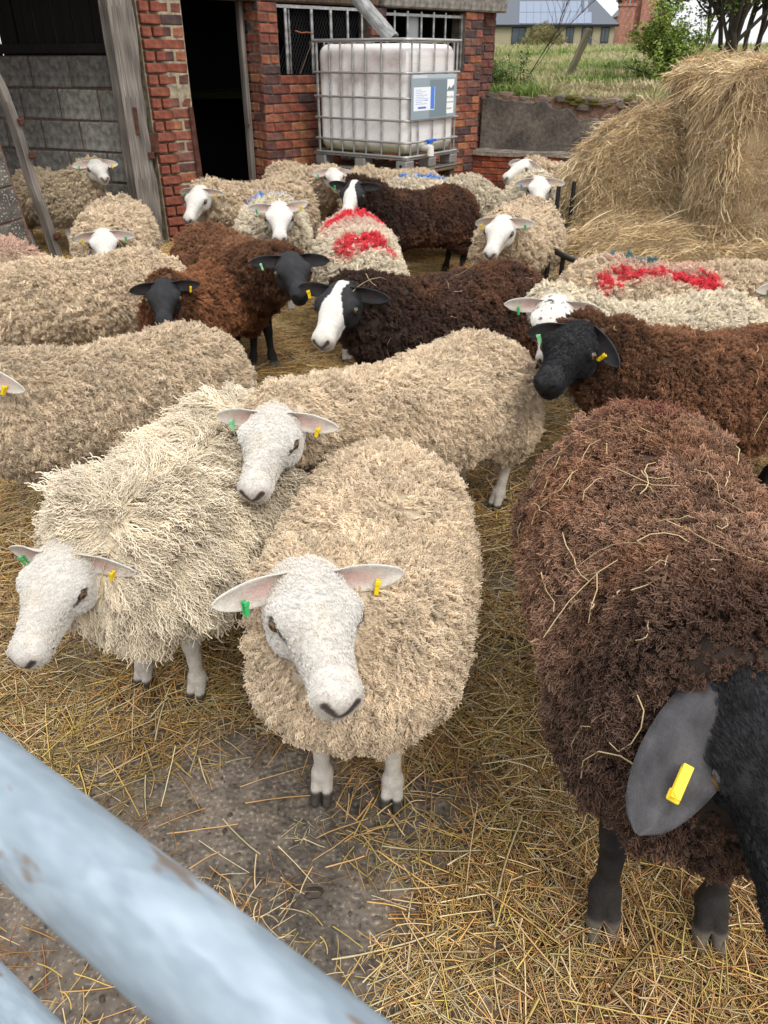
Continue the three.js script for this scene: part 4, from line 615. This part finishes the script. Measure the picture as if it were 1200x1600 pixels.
const woolMat = new THREE.MeshPhysicalMaterial({ vertexColors: true, roughness: 1, sheen: 0.35, sheenRoughness: 0.7, sheenColor: C(0.5, 0.46, 0.4), specularIntensity: 0.25 });
const darkWoolMat = new THREE.MeshPhysicalMaterial({ vertexColors: true, roughness: 0.95, sheen: 0.15, sheenRoughness: 0.6, sheenColor: C(0.4, 0.3, 0.25), specularIntensity: 0.35 });
const furBump = tex(1024, 1024, (u, v) => 0.5 + 0.35 * tn(u, v, 75, 2) + 0.3 * tn(u, v, 140, 4) + 0.2 * tn(u, v, 40, 3), false), furMap = tex(512, 512, (u, v) => { const k = 0.96 + 0.05 * tn(u, v, 70, 2) + 0.05 * tn(u, v, 24, 6) + 0.05 * tn(u, v, 8, 6); return [k, k * 0.995, k * 0.985]; });
const skinMat = new THREE.MeshPhysicalMaterial({ map: furMap, bumpMap: furBump, bumpScale: 0.0009, vertexColors: true, roughness: 0.66, specularIntensity: 0.5 });
const eyeMat = new THREE.MeshPhysicalMaterial({ vertexColors: true, roughness: 0.18, clearcoat: 0.5, clearcoatRoughness: 0.05 });
const eyeGeo = paint(new THREE.SphereGeometry(0.0148, 20, 14).rotateZ(-Math.PI / 2), (x, y, z) => { const r = Math.hypot(y, z); return x > 0 && Math.hypot(y * 1.0, z * 0.42) < 0.0032 ? [0.004, 0.004, 0.005] : r < 0.0088 ? [0.17, 0.088, 0.026] : [0.016, 0.011, 0.009]; });
const tagMats = { y: std({ color: C(0.82, 0.58, 0.01), roughness: 0.35 }), g: std({ color: C(0.05, 0.42, 0.13), roughness: 0.35 }), b: std({ color: C(0.02, 0.3, 0.6), roughness: 0.4 }), m: std({ color: C(0.25, 0.62, 0.32), roughness: 0.4 }) };
const tagGeo = (() => { const gs = []; for (const s of [-1, 1]) gs.push(new RoundedBoxGeometry(0.0095, 0.034, 0.0026, 1, 0.001).translate(0, 0, s * 0.0062)); gs.push(new RoundedBoxGeometry(0.0095, 0.0026, 0.015, 1, 0.001).translate(0, -0.0168, 0)); gs.push(new RoundedBoxGeometry(0.0125, 0.0125, 0.004, 1, 0.0018).translate(0, 0.013, 0.0078)); const k = gs.map((g) => (g.index ? g.toNonIndexed() : g)); k.push(new THREE.CylinderGeometry(0.003, 0.003, 0.02, 8).rotateX(Math.PI / 2).translate(0, 0.012, 0).toNonIndexed()); return mergeGeometries(k); })();
const coats = {
  oat: { mat: woolMat, base: C(0.72, 0.59, 0.435), kind: 'fluff', lie: 0.72 }, cream: { mat: woolMat, base: C(0.82, 0.675, 0.5), kind: 'fluff', lie: 0.7 }, pale: { mat: woolMat, base: C(0.88, 0.79, 0.63), kind: 'fluff', lie: 0.7 }, grey: { mat: woolMat, base: C(0.66, 0.54, 0.39), kind: 'fluff', lie: 0.7 }, long: { mat: woolMat, base: C(0.82, 0.73, 0.58), kind: 'long', lie: 0.86 },
  brown: { mat: darkWoolMat, base: C(0.26, 0.125, 0.066), kind: 'curl', lie: 0.38 }, chocolate: { mat: darkWoolMat, base: C(0.092, 0.055, 0.043), kind: 'curl', lie: 0.42 }, umber: { mat: darkWoolMat, base: C(0.21, 0.112, 0.066), kind: 'curl', lie: 0.4 }, plum: { mat: darkWoolMat, base: C(0.24, 0.152, 0.107), kind: 'curl', lie: 0.3 },
};
const AX = [V(), V(), V()];
function makeSheep(o) {
  const s = o.s ?? 1, yaw = rad(o.yaw), t = thing('sheep', o.label, 'sheep', [o.x, 0, o.z], yaw); t.scale.setScalar(s);
  const toLocal = (p) => V(...p).sub(V(o.x, 0, o.z)).applyAxisAngle(V(0, 1, 0), -yaw).multiplyScalar(1 / s);
  const coat = coats[o.coat], style = o.face ?? 'white', lod = o.lod ?? 2, hc = [0.0036, 0.006, 0.009][lod], lc = [0.006, 0.009, 0.014][lod], tc = [0.02, 0.026, 0.032][lod];
  // head frame
  const nw = V(...o.nose).sub(V(...o.poll)).normalize(), vw = V(...o.poll).sub(V(0, 1.5, 0)).normalize(), li = rad(o.lift ?? 30); nw.multiplyScalar(Math.cos(li)).addScaledVector(vw, -Math.sin(li)).normalize().multiplyScalar(0.25).add(V(...o.poll));
  const poll = toLocal(o.poll), nose = toLocal(nw.toArray()), dd = nose.clone().sub(poll).normalize(), up0 = V(0, 1, 0).addScaledVector(dd, -dd.y);
  if (up0.lengthSq() < 0.02) up0.copy(V(0, 0, 1)); up0.normalize(); const xx = up0.clone().cross(dd).normalize(); up0.copy(dd.clone().cross(xx));
  if (o.roll) { xx.applyAxisAngle(dd, rad(o.roll)); up0.applyAxisAngle(dd, rad(o.roll)); }
  const hz = dd.clone().applyAxisAngle(xx, -rad(15)), hy = hz.clone().cross(xx), hs = (o.head ?? 1.12);
  const HM = new THREE.Matrix4().makeBasis(xx.clone().multiplyScalar(hs * 1.1), hy.clone().multiplyScalar(hs), hz.clone().multiplyScalar(hs)).setPosition(poll), HI = HM.clone().invert();
  const neckEnd = V(0, -0.09, -0.035).applyMatrix4(HM).toArray();
  const f = torsoSDF(neckEnd, o.fat ?? 0.94), ext = (k, a) => Math.min(a, neckEnd[k] - 0.14), exh = (k, a) => Math.max(a, neckEnd[k] + 0.14);
  const torso = surfaceNets(f, [ext(0, -0.33), Math.min(0.12, neckEnd[1] - 0.14), -0.58], [exh(0, 0.33), exh(1, 0.74), exh(2, 0.56)], tc);
  const wc = coat.base.clone().multiplyScalar(coat.kind === 'curl' ? 0.42 : 0.7); paint(torso, (x, y, z) => { const k = (1 + 0.5 * N3(x * 60, y * 60, z * 60)) * (o.coat === 'plum' && z > 0.15 ? 0.28 : 1); return [wc.r * k, wc.g * k, wc.b * k]; });  // core under the tufts: dirt and deep shade between locks darken its colour
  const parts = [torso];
  const head = triUV(headShape(hc), 8).clone(), hsrc = head.attributes.position.clone(); paint(head, (x, y, z, i) => faceColor(style, hsrc.getX(i), hsrc.getY(i), hsrc.getZ(i))); head.applyMatrix4(HM); parts.push(head);
  const legStyle = o.legs ?? (style === 'black' || style === 'blaze' ? 'black' : 'white');
  const swing = o.swing ?? [0, 0, 0, 0];
  [['front', -0.085, 0.265, 0], ['front', 0.085, 0.265, 1], ['rear', -0.1, -0.315, 2], ['rear', 0.1, -0.315, 3]].forEach(([kind, lx, lz, k]) => {
    const g = legShape(kind, lc).clone(), src = legShape(kind, lc).attributes.position;
    paint(g, (x, y, z) => { const h = sst(0.046, 0.036, y + 0.004 * N3(x * 90, 1, z * 90)); const c = faces[legStyle](x, y, z), m = sst(0.2, 0.04, y) * (0.35 + 0.5 * fbm(x * 20, y * 20, z * 20, 2)), d = legStyle === 'white' ? [0.3, 0.24, 0.18] : [0.05, 0.04, 0.03]; return c.map((v, q) => mix(mix(v, d[q], clamp(m)), (legStyle === 'white' ? [0.055, 0.047, 0.04] : [0.13, 0.115, 0.095])[q], h)); });
    g.scale(0.86, 1, 0.9); const sw = rad(swing[k] ?? 0); if (sw) g.translate(0, -0.42, 0).rotateX(-sw).translate(0, 0.42 - 0.42 * (1 - Math.cos(sw)), 0);
    parts.push(g.translate(lx, 0, lz));
  });
  const ears = [];
  for (const sd of [1, -1]) {
    const e = (sd > 0 ? o.earL : o.earR) ?? [0.93, -0.16, 0.08], op = (sd > 0 ? o.openL : o.openR) ?? [0, 0.2, 0.95], L = o.earLen ?? 0.104;
    const ex = V(e[0] * sd, e[1] + (o.still ? 0 : rr(-0.26, 0.16)), e[2] + (o.still ? 0 : rr(-0.2, 0.16))).normalize(), ez = V(op[0] * sd, op[1], op[2]); ez.addScaledVector(ex, -ez.dot(ex)).normalize(); const ey = ez.clone().cross(ex);
    const M = HM.clone().multiply(new THREE.Matrix4().makeBasis(ex, ey, ez).setPosition(0.046 * sd, -0.028, 0.02));
    parts.push(earGeo(o.ear ?? (style === 'blaze' ? 'black' : style), L, L * 0.225, lod ? 8 : 16, lod ? 6 : 10).applyMatrix4(M)); ears.push([sd, M, L]);
  }
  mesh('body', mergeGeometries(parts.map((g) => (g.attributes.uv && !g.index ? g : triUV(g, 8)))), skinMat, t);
  for (const sd of [1, -1]) { const e = mesh('eye', eyeGeo, eyeMat, t); new THREE.Matrix4().multiplyMatrices(HM, new THREE.Matrix4().makeRotationY(sd > 0 ? -0.5 : Math.PI + 0.5).setPosition(0.0578 * sd, -0.0465, 0.097)).decompose(e.position, e.quaternion, e.scale); }
  const tg = o.tags ?? ['y', 'g']; // left, right
  ears.forEach(([sd, M, L], k) => { const c = tg[k]; if (!c) return; const m = mesh('ear_tag', tagGeo, tagMats[c], t), flip = sd > 0 ? 0 : Math.PI; new THREE.Matrix4().multiplyMatrices(M, new THREE.Matrix4().makeRotationZ(flip + (o.tagTurn ?? 0) + rr(-0.2, 0.2)).scale(V(1, 1, 1).multiplyScalar(o.tagSize ?? 0.74)).setPosition(L * (o.tagAt ?? 0.6), (o.tagY ?? -0.016) * sd, o.tagZ ?? 0.003)).decompose(m.position, m.quaternion, m.scale); });
  // fleece
  const P = torso.attributes.position, Nn = torso.attributes.normal, I = torso.index.array, nT = I.length / 3, cum = new Float32Array(nT); let A = 0; const a = V(), b = V(), c = V();
  for (let i = 0; i < nT; i++) { a.fromBufferAttribute(P, I[3 * i]); b.fromBufferAttribute(P, I[3 * i + 1]); c.fromBufferAttribute(P, I[3 * i + 2]); A += b.sub(a).cross(c.sub(a)).length() / 2; cum[i] = A; }
  const sp = [0.0138, 0.0185, 0.0245][lod] / (coat.kind === 'long' ? 1.2 : 1), grow = [1, 1.25, 1.65][lod], n = Math.floor(A / sp / sp), kinds = wool[coat.kind], put = kinds.map(() => [[], []]);
  const camL = V(0, 1.5, 0).sub(V(o.x, 0, o.z)).applyAxisAngle(V(0, 1, 0), -yaw).multiplyScalar(1 / s), hp = V(), b4 = new THREE.Matrix4(), seedN = o.x * 3.1 + o.z;
  const paintC = { r: C(0.86, 0.05, 0.085), b: C(0.02, 0.28, 0.85), g: C(0.3, 0.6, 0.45), t: C(0.04, 0.18, 0.2), p: C(0.75, 0.42, 0.38), d: C(0.14, 0.02, 0.02) };
  for (let i = 0; i < n; i++) {
    const q = rnd() * A; let lo = 0, hi = nT - 1; while (lo < hi) { const m = (lo + hi) >> 1; if (cum[m] < q) lo = m + 1; else hi = m; }
    let u = rnd(), v = rnd(); if (u + v > 1) { u = 1 - u; v = 1 - v; }
    const p = V(), nn = V(); for (const [k, w] of [[0, 1 - u - v], [1, u], [2, v]]) { a.fromBufferAttribute(P, I[3 * lo + k]); p.addScaledVector(a, w); b.fromBufferAttribute(Nn, I[3 * lo + k]); nn.addScaledVector(b, w); } nn.normalize();
    if (nn.dot(c.copy(camL).sub(p).normalize()) < -0.35 && rnd() < 0.6) continue;
    hp.copy(p).applyMatrix4(HI); const hd = headSDF(hp.x, hp.y, hp.z); if (hd < -0.004 || hp.z > 0.05 && hd < 0.007) continue;
    if (ears.some(([, M, L]) => { a.copy(p).applyMatrix4(b4.copy(M).invert()); return a.x > 0 && a.x < L * 1.05 && Math.hypot(a.y, a.z) < 0.024; })) continue;
    if (p.y < 0.26 && Math.abs(p.x) < 0.1 && rnd() < 0.5) continue;
    // flow: down the sides, back along the body, outwards on top
    const flow = V(Math.sign(p.x) * 0.25 * sst(0.3, 0.9, nn.y), -1, -0.35); if (coat.kind === 'long') { const line = 0.03 * N3(p.z * 5, 1, 1) + 0.02; flow.set(Math.sign(p.x - line) * 1.6 * sst(0.2, 0.9, nn.y), -1, 0.25 + 0.5 * N3(p.x * 3, p.y * 3, p.z * 3)); if (nn.y > 0.6 && Math.abs(p.x - line) < 0.035 && rnd() < 0.35) flow.set(rr(-1, 1), 0, rr(-1, 1)); }
    const fn = 5.5; const fa = coat.kind === 'long' ? 0.45 : 1.1; flow.x += fa * N3(p.x * fn + seedN, p.y * fn, p.z * fn); flow.z += fa * N3(p.x * fn, p.y * fn + seedN, p.z * fn + 7); flow.addScaledVector(nn, -flow.dot(nn)); if (flow.lengthSq() < 1e-5) flow.set(0.1, 0, -1); flow.normalize();
    const lie = clamp(coat.lie + 0.28 * N3(p.x * 13, p.y * 13 + seedN, p.z * 13)), y = nn.clone().multiplyScalar(1.05 - lie).addScaledVector(flow, lie).add(V(rr(-1, 1), rr(-1, 1), rr(-1, 1)).multiplyScalar(coat.kind === 'long' ? 0.07 : 0.16)).normalize(), x = y.clone().cross(V(rr(-1, 1), rr(-1, 1), rr(-1, 1))).normalize(), z = x.clone().cross(y);
    const near = sst(0.0, 0.07, hd), k = grow * rr(0.75, 1.25) * mix(0.5, 1, near), ly = k * Math.pow(grow, -0.6) * (1 + 0.35 * N3(p.x * 20, p.y * 20, p.z * 20)) * mix(0.62, 1, sst(0.26, 0.4, p.y)) * (coat.kind === 'curl' ? 1.05 + 0.6 * N3(p.x * 31, p.y * 31, p.z * 31 + seedN) : 1);
    const w = Math.floor(rnd() * kinds.length); put[w][0].push(new THREE.Matrix4().makeBasis(x.multiplyScalar(k), y.multiplyScalar(ly), z.multiplyScalar(k)).setPosition(p.addScaledVector(nn, -0.004)));
    const col = coat.base.clone(), e = fbm(p.x * 8 + seedN, p.y * 8, p.z * 8, 3); col.multiplyScalar(1 + 0.2 * e + rr(-0.07, 0.07) + (coat.kind === 'curl' ? 0.75 * N3(p.x * 31, p.y * 31, p.z * 31 + seedN) : 0.22 * N3(p.x * 26, p.y * 26, p.z * 26)));
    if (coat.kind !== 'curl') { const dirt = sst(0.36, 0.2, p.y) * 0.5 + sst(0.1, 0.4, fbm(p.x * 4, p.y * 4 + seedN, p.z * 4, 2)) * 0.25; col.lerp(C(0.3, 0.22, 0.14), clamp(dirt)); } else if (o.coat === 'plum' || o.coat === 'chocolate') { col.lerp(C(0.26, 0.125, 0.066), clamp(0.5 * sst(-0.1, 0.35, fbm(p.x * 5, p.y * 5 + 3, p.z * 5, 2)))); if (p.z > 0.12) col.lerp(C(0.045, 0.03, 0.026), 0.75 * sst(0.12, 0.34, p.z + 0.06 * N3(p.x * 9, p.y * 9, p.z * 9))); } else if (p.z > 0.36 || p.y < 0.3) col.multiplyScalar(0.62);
    for (const [key, r, ...pt] of o.marks ?? []) { let d = 9; for (let j = 0; j + 3 < pt.length; j += 2) d = Math.min(d, cone([p.x, 0, p.z], [pt[j], 0, pt[j + 1]], 0, [pt[j + 2], 0, pt[j + 3]], 0)); if (p.y > 0.45) col.lerp(paintC[key], sst(r, r * 0.4, d + 0.02 * N3(p.x * 24, 1, p.z * 24) + rr(-0.01, 0.01)) * (key === 'p' ? 0.5 : key === 'g' ? 0.75 : key === 'd' ? 0.5 : 0.97)); }
    put[w][1].push(col);
  }
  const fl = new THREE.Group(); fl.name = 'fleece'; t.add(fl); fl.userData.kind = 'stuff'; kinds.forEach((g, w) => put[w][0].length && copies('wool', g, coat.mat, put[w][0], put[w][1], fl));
  if (lod < 1) { // short hair on the face
    const ms = [], cs = [], hN = headShape(hc).attributes.normal, cnt = 15000;
    for (let i = 0; i < cnt; i++) {
      const k = Math.floor(rnd() * hsrc.count), p = V(hsrc.getX(k) + rr(-0.0015, 0.0015), hsrc.getY(k) + rr(-0.0015, 0.0015), hsrc.getZ(k) + rr(-0.0015, 0.0015)); if (p.z < -0.03) continue;
      const n2 = V(hN.getX(k), hN.getY(k), hN.getZ(k)), fl2 = V(0.5 * Math.sign(p.x) * sst(0.02, 0.05, Math.abs(p.x)) + 0.5 * N3(p.x * 25, p.y * 25, p.z * 25), 0.3 * N3(p.x * 25, p.y * 25 + 4, p.z * 25), p.z > 0.2 ? -0.8 : -1); fl2.addScaledVector(n2, -fl2.dot(n2)).normalize();
      if (Math.hypot(Math.abs(p.x) - 0.0625, p.y + 0.046, p.z - 0.098) < 0.016) continue; if (p.z > 0.2 && cone([Math.abs(p.x), p.y, p.z], [0.001, -0.09, 0.266], 0.008, [0.022, -0.067, 0.258], 0.008) < 0) continue;
      const y = fl2.multiplyScalar(0.95).addScaledVector(n2, 0.17).normalize(), x = y.clone().cross(V(rr(-1, 1), rr(-1, 1), rr(-1, 1))).normalize(), z = x.clone().cross(y), s2 = rr(0.7, 1.2) * (p.z > 0.21 ? 0.55 : 1) * (lod ? 1.5 : 1);
      ms.push(HM.clone().multiply(new THREE.Matrix4().makeBasis(x.multiplyScalar(s2), y.multiplyScalar(s2), z.multiplyScalar(s2)).setPosition(p))); const fc = faceColor(style, p.x, p.y, p.z), kk = style === 'black' ? rr(0.5, 1.9) : rr(1.28, 1.42); cs.push(C(fc[0] * kk, fc[1] * kk, fc[2] * kk));
    }
    copies('face_hair', hairTuft, skinMat, ms, cs, t);
  }
  if (o.wisps) { // bits of straw caught in the wool
    const gs = []; for (let k = 0; k < o.wisps; k++) {
      const i = Math.floor(rnd() * P.count); a.fromBufferAttribute(P, i); b.fromBufferAttribute(Nn, i); if (b.y < 0.15 || b.dot(c.copy(camL).sub(a).normalize()) < 0.1) { k--; continue; }
      const e1 = V(rr(-1, 1), rr(-0.3, 0.3), rr(-1, 1)); e1.addScaledVector(b, -e1.dot(b)).normalize(); const e2 = b.clone().cross(e1), pts = []; let an = 0, q = a.clone().addScaledVector(b, 0.03), L = 0.04 + 0.22 * rnd() * rnd(), turn = rr(-0.6, 0.6), kink = Math.floor(rr(1, 5));
      for (let j = 0; j <= 5; j++) { q.y += f(q.x, q.y, q.z) < 0.022 ? 0.012 : -0.006; pts.push(q.clone()); an += turn + (j === kink ? rr(-1.2, 1.2) : 0); q = q.clone().addScaledVector(e1, Math.cos(an) * L / 5).addScaledVector(e2, Math.sin(an) * L / 5); const dq = f(q.x, q.y, q.z); q.addScaledVector(b, clamp(0.03 - dq, -0.03, 0.03) + rr(-0.003, 0.006)); }
      { const w = rr(0.0014, 0.0034); gs.push(strip(pts, w, w * 0.35)); } }
    mesh('straw_wisp', mergeGeometries(gs), std({ color: C(0.56, 0.42, 0.22), roughness: 0.7 }), t).userData.kind = 'stuff';
  }
  return t;
}
const flock = [
  { label: 'white faced cream sheep at the front centre, looking down towards the camera', fat: 1.0, x: -0.03, z: -1.44, yaw: -7, s: 0.97, coat: 'cream', lod: 0, wisps: 6, poll: [-0.14, 0.72, -1.13], nose: [-0.075, 0.5, -0.975], roll: -8, tags: ['y', 'g'], lift: 34, still: true, earL: [0.9, 0.16, 0.3], earR: [0.9, -0.1, 0.42] },
  { label: 'cream sheep with long wavy parted wool and lowered white face, left of the front sheep', x: -0.5, z: -1.78, yaw: -18, s: 0.97, coat: 'long', lod: 0, wisps: 7, head: 1.02, poll: [-0.69, 0.61, -1.36], nose: [-0.78, 0.4, -1.27], tags: ['y', 'g'] },
  { label: 'cream sheep whose white face rests behind the front sheep, one hind leg showing', x: 0.14, z: -2.36, yaw: -46, coat: 'cream', lod: 0, head: 1.0, poll: [-0.275, 0.755, -1.77], nose: [-0.325, 0.585, -1.66], tags: ['y', 'm'] },
  { label: 'large cream sheep at the left edge whose face is outside the picture', x: -0.93, z: -2.45, yaw: -57, s: 1.02, coat: 'oat', lod: 0, wisps: 8, poll: [-1.22, 0.74, -2.16], nose: [-1.4, 0.6, -2.03], tags: ['y', 'y'] },
  { label: 'cream sheep seen from behind between the large left sheep and the open barn', x: -1.45, z: -3.78, yaw: -65, s: 1.0, coat: 'cream', lod: 1, poll: [-2.0, 0.4, -3.5], nose: [-2.1, 0.2, -3.4] },
  { label: 'reddish brown sheep with a black face lowered behind the large cream sheep', s: 0.89, x: -0.9, z: -3.84, yaw: -17, coat: 'brown', face: 'black', lod: 1, poll: [-0.99, 0.66, -3.43], nose: [-0.98, 0.44, -3.3], tags: ['y', null] },
  { label: 'brown sheep with a black head walking right, one black foreleg stepping forward', x: -0.88, z: -4.32, yaw: 32, coat: 'umber', face: 'black', lod: 1, poll: [-0.43, 0.75, -3.55], nose: [-0.37, 0.57, -3.4], tags: [null, 'm'], swing: [0, 12, 0, -8] },
  { label: 'dark brown sheep with a broad white blaze on its black face, amid the flock', x: 0.32, z: -3.32, yaw: -57, s: 1.04, coat: 'chocolate', face: 'blaze', lod: 1, wisps: 12, poll: [-0.16, 0.76, -2.98], nose: [-0.25, 0.54, -2.85], tags: [null, 'y'] },
  { label: 'dark brown sheep with a white striped black face in front of the white tank', x: 0.27, z: -5.95, yaw: -60, coat: 'chocolate', face: 'blaze', lod: 1, poll: [-0.2, 0.8, -5.5], nose: [-0.26, 0.57, -5.38], tags: [null, 'g'] },
  { label: 'cream sheep with two red paint marks on its back, head hidden', s: 1.07, fat: 0.86, x: -0.15, z: -4.42, yaw: 6, coat: 'pale', lod: 1, poll: [0.05, 0.5, -3.78], nose: [0.1, 0.3, -3.7], marks: [['p', 0.2, 0, -0.36, 0.0, 0.0], ['r', 0.08, -0.1, -0.16, 0.09, -0.26], ['r', 0.085, -0.05, 0.33, 0.06, 0.32]] },
  { label: 'cream sheep facing the camera with blue and green paint marks on its back', x: -0.75, z: -5.38, yaw: 8, coat: 'pale', lod: 2, poll: [-0.63, 0.77, -4.82], nose: [-0.62, 0.54, -4.68], marks: [['b', 0.085, -0.08, -0.27, 0.1, -0.25], ['g', 0.14, -0.02, 0.06, 0.08, 0.02]], earL: [0.95, 0.1, -0.1], earR: [0.95, -0.05, 0.05] },
  { label: 'cream sheep with a white face at the brick pier, looking left', x: -0.98, z: -6.35, yaw: -50, coat: 'cream', lod: 2, poll: [-1.33, 0.72, -5.85], nose: [-1.42, 0.5, -5.78] },
  { label: 'cream sheep standing side on before the brick wall left of the tank, legs showing', x: -0.78, z: -7.5, yaw: 35, coat: 'cream', lod: 2, poll: [-0.43, 0.72, -6.9], nose: [-0.38, 0.56, -6.72], s: 0.98 },
  { label: 'cream back of a sheep below the tank, just above the striped face sheep', x: 0.08, z: -7.08, yaw: 80, coat: 'cream', lod: 2, poll: [0.7, 0.4, -6.9], nose: [0.76, 0.2, -6.85] },
  { label: 'pale sheep back with a blue paint mark below the tank', x: 0.45, z: -6.62, yaw: 92, coat: 'pale', lod: 2, poll: [1.02, 0.4, -6.6], nose: [1.1, 0.2, -6.58], marks: [['b', 0.085, 0.05, -0.25, 0.05, 0.02]] },
  { label: 'cream sheep standing inside the open barn doorway, looking right', x: -2.82, z: -6.92, yaw: 52, coat: 'grey', lod: 2, poll: [-2.36, 0.8, -6.75], nose: [-2.24, 0.64, -6.6], s: 1.0 },
  { label: 'cream sheep facing the camera in front of the timber door post', x: -1.8, z: -5.3, yaw: 8, coat: 'cream', lod: 2, poll: [-1.69, 0.63, -4.75], nose: [-1.66, 0.42, -4.62], tags: ['g', 'y'] },
  { label: 'cream sheep cut off by the left edge below the splashed block wall', x: -2.24, z: -4.05, yaw: -84, coat: 'grey', lod: 2, poll: [-2.95, 0.5, -4.05], nose: [-3.1, 0.3, -4.0], marks: [['p', 0.14, -0.02, -0.35, 0.05, -0.15]] },
  { label: 'cream sheep with a calm white face standing left of the hay, looking left', x: 0.89, z: -5.2, yaw: -24, coat: 'cream', lod: 2, poll: [0.68, 0.74, -4.55], nose: [0.6, 0.53, -4.45], tags: ['g', 'y'] },
  { label: 'pale sheep facing the camera with a blue ear tag, beside the hay', x: 1.2, z: -6.55, yaw: -10, coat: 'pale', lod: 2, poll: [1.13, 0.77, -5.95], nose: [1.12, 0.56, -5.82], tags: ['y', 'b'] },
  { label: 'cream sheep in profile before the low brick wall, farthest beside the hay', x: 1.76, z: -7.55, yaw: -62, coat: 'cream', lod: 2, poll: [1.2, 0.78, -6.95], nose: [1.0, 0.62, -6.9], tags: [null, null] },
  { label: 'cream sheep with a red and green cross on its back, in front of the hay', x: 1.32, z: -3.58, yaw: 72, s: 1.03, coat: 'cream', lod: 1, poll: [1.78, 0.7, -3.35], nose: [1.95, 0.52, -3.25], marks: [['p', 0.16, 0, -0.15, 0, 0.05], ['t', 0.05, 0.05, -0.24, 0.03, -0.08], ['r', 0.042, -0.14, -0.25, -0.07, -0.03, -0.12, 0.2]] },
  { label: 'pale sheep with a black speckled white face behind the black headed sheep', x: 1.14, z: -2.98, yaw: -70, coat: 'pale', face: 'spotted', ear: 'white', lod: 1, poll: [0.63, 0.76, -2.78], nose: [0.6, 0.53, -2.66], tags: ['y', 'g'] },
  { label: 'rich brown sheep with a long black face resting on the front brown sheep', x: 1.24, z: -2.5, yaw: -78, s: 1.05, coat: 'umber', face: 'black', lod: 0, wisps: 9, earL: [0.72, -0.4, 0.5], poll: [0.64, 0.77, -2.42], nose: [0.5, 0.57, -2.27], tags: ['y', 'm'] },
  { label: 'big dark brown sheep at the lower right with a yellow tag in its black ear', fat: 0.86, x: 0.575, z: -1.24, yaw: -6, s: 1.2, coat: 'plum', face: 'black', lod: 0, poll: [0.535, 0.79, -0.77], nose: [0.57, 0.49, -0.53], tags: ['y', 'y'], legs: 'black', marks: [['d', 0.07, -0.01, -0.3, 0.05, -0.33]], earR: [0.5, -0.25, 0.8], openR: [-0.3, -0.9, -0.3], earLen: 0.165, head: 1.1, wisps: 44, lift: 12, tagZ: -0.02, tagY: 0.008, tagTurn: 1.45, tagSize: 1.0, tagAt: 0.62, swing: [6, 6, 0, 0] },
];
flock.forEach(makeSheep);

// ------------------------------------------------------------------ galvanised gate in front of the camera
{
  const a = V(-0.177, 1.204, -0.231), d = V(0.137, 0, 0.094).normalize();
  const t = thing('galvanised_gate', 'galvanised tubular steel gate rail crossing the bottom left corner', 'gate', [a.x, 0, a.z], Math.atan2(-d.z, d.x));
  const map = tex(512, 1024, (u, v) => { const a0 = tfbm(u, v, 5, 1, 4), b = tfbm(u, v, 14, 5, 3), sp = sst(0.02, 0.22, a0), st = sst(0.26, 0.42, tfbm(u, v, 7, 8, 4)); let c = [0.535 + 0.07 * b, 0.59 + 0.07 * b, 0.635 + 0.07 * b].map((x) => x + 0.06 * sp + 0.02 * tn(u, v, 30, 4)); return c.map((x, k) => mix(x, [0.45, 0.38, 0.33][k], st * 0.75)); }); map.repeat.set(1, 8);
  const rough = tex(512, 256, (u, v) => 0.6 + 0.3 * tfbm(u, v, 8, 3, 4), false); rough.repeat.set(1, 8);
  const gm = std({ map, roughnessMap: rough, roughness: 1, metalness: 0.25, color: C(1.0, 1.0, 0.99) });
  const rail = (y, r) => mesh('rail', new THREE.CylinderGeometry(r, r, 3.0, 48, 1).rotateZ(Math.PI / 2).translate(-0.9, y, 0), gm, t);
  rail(1.204, 0.023); for (const y of [0.845, 0.65, 0.48, 0.32]) rail(y, 0.0165);
  mesh('upright', rod([0.58, 0.1, 0], [0.58, 1.2, 0], 0.022, 24), gm, t); mesh('upright', rod([-2.38, 0.1, 0], [-2.38, 1.2, 0], 0.022, 24), gm, t);
}
renderer.render(scene, camera);
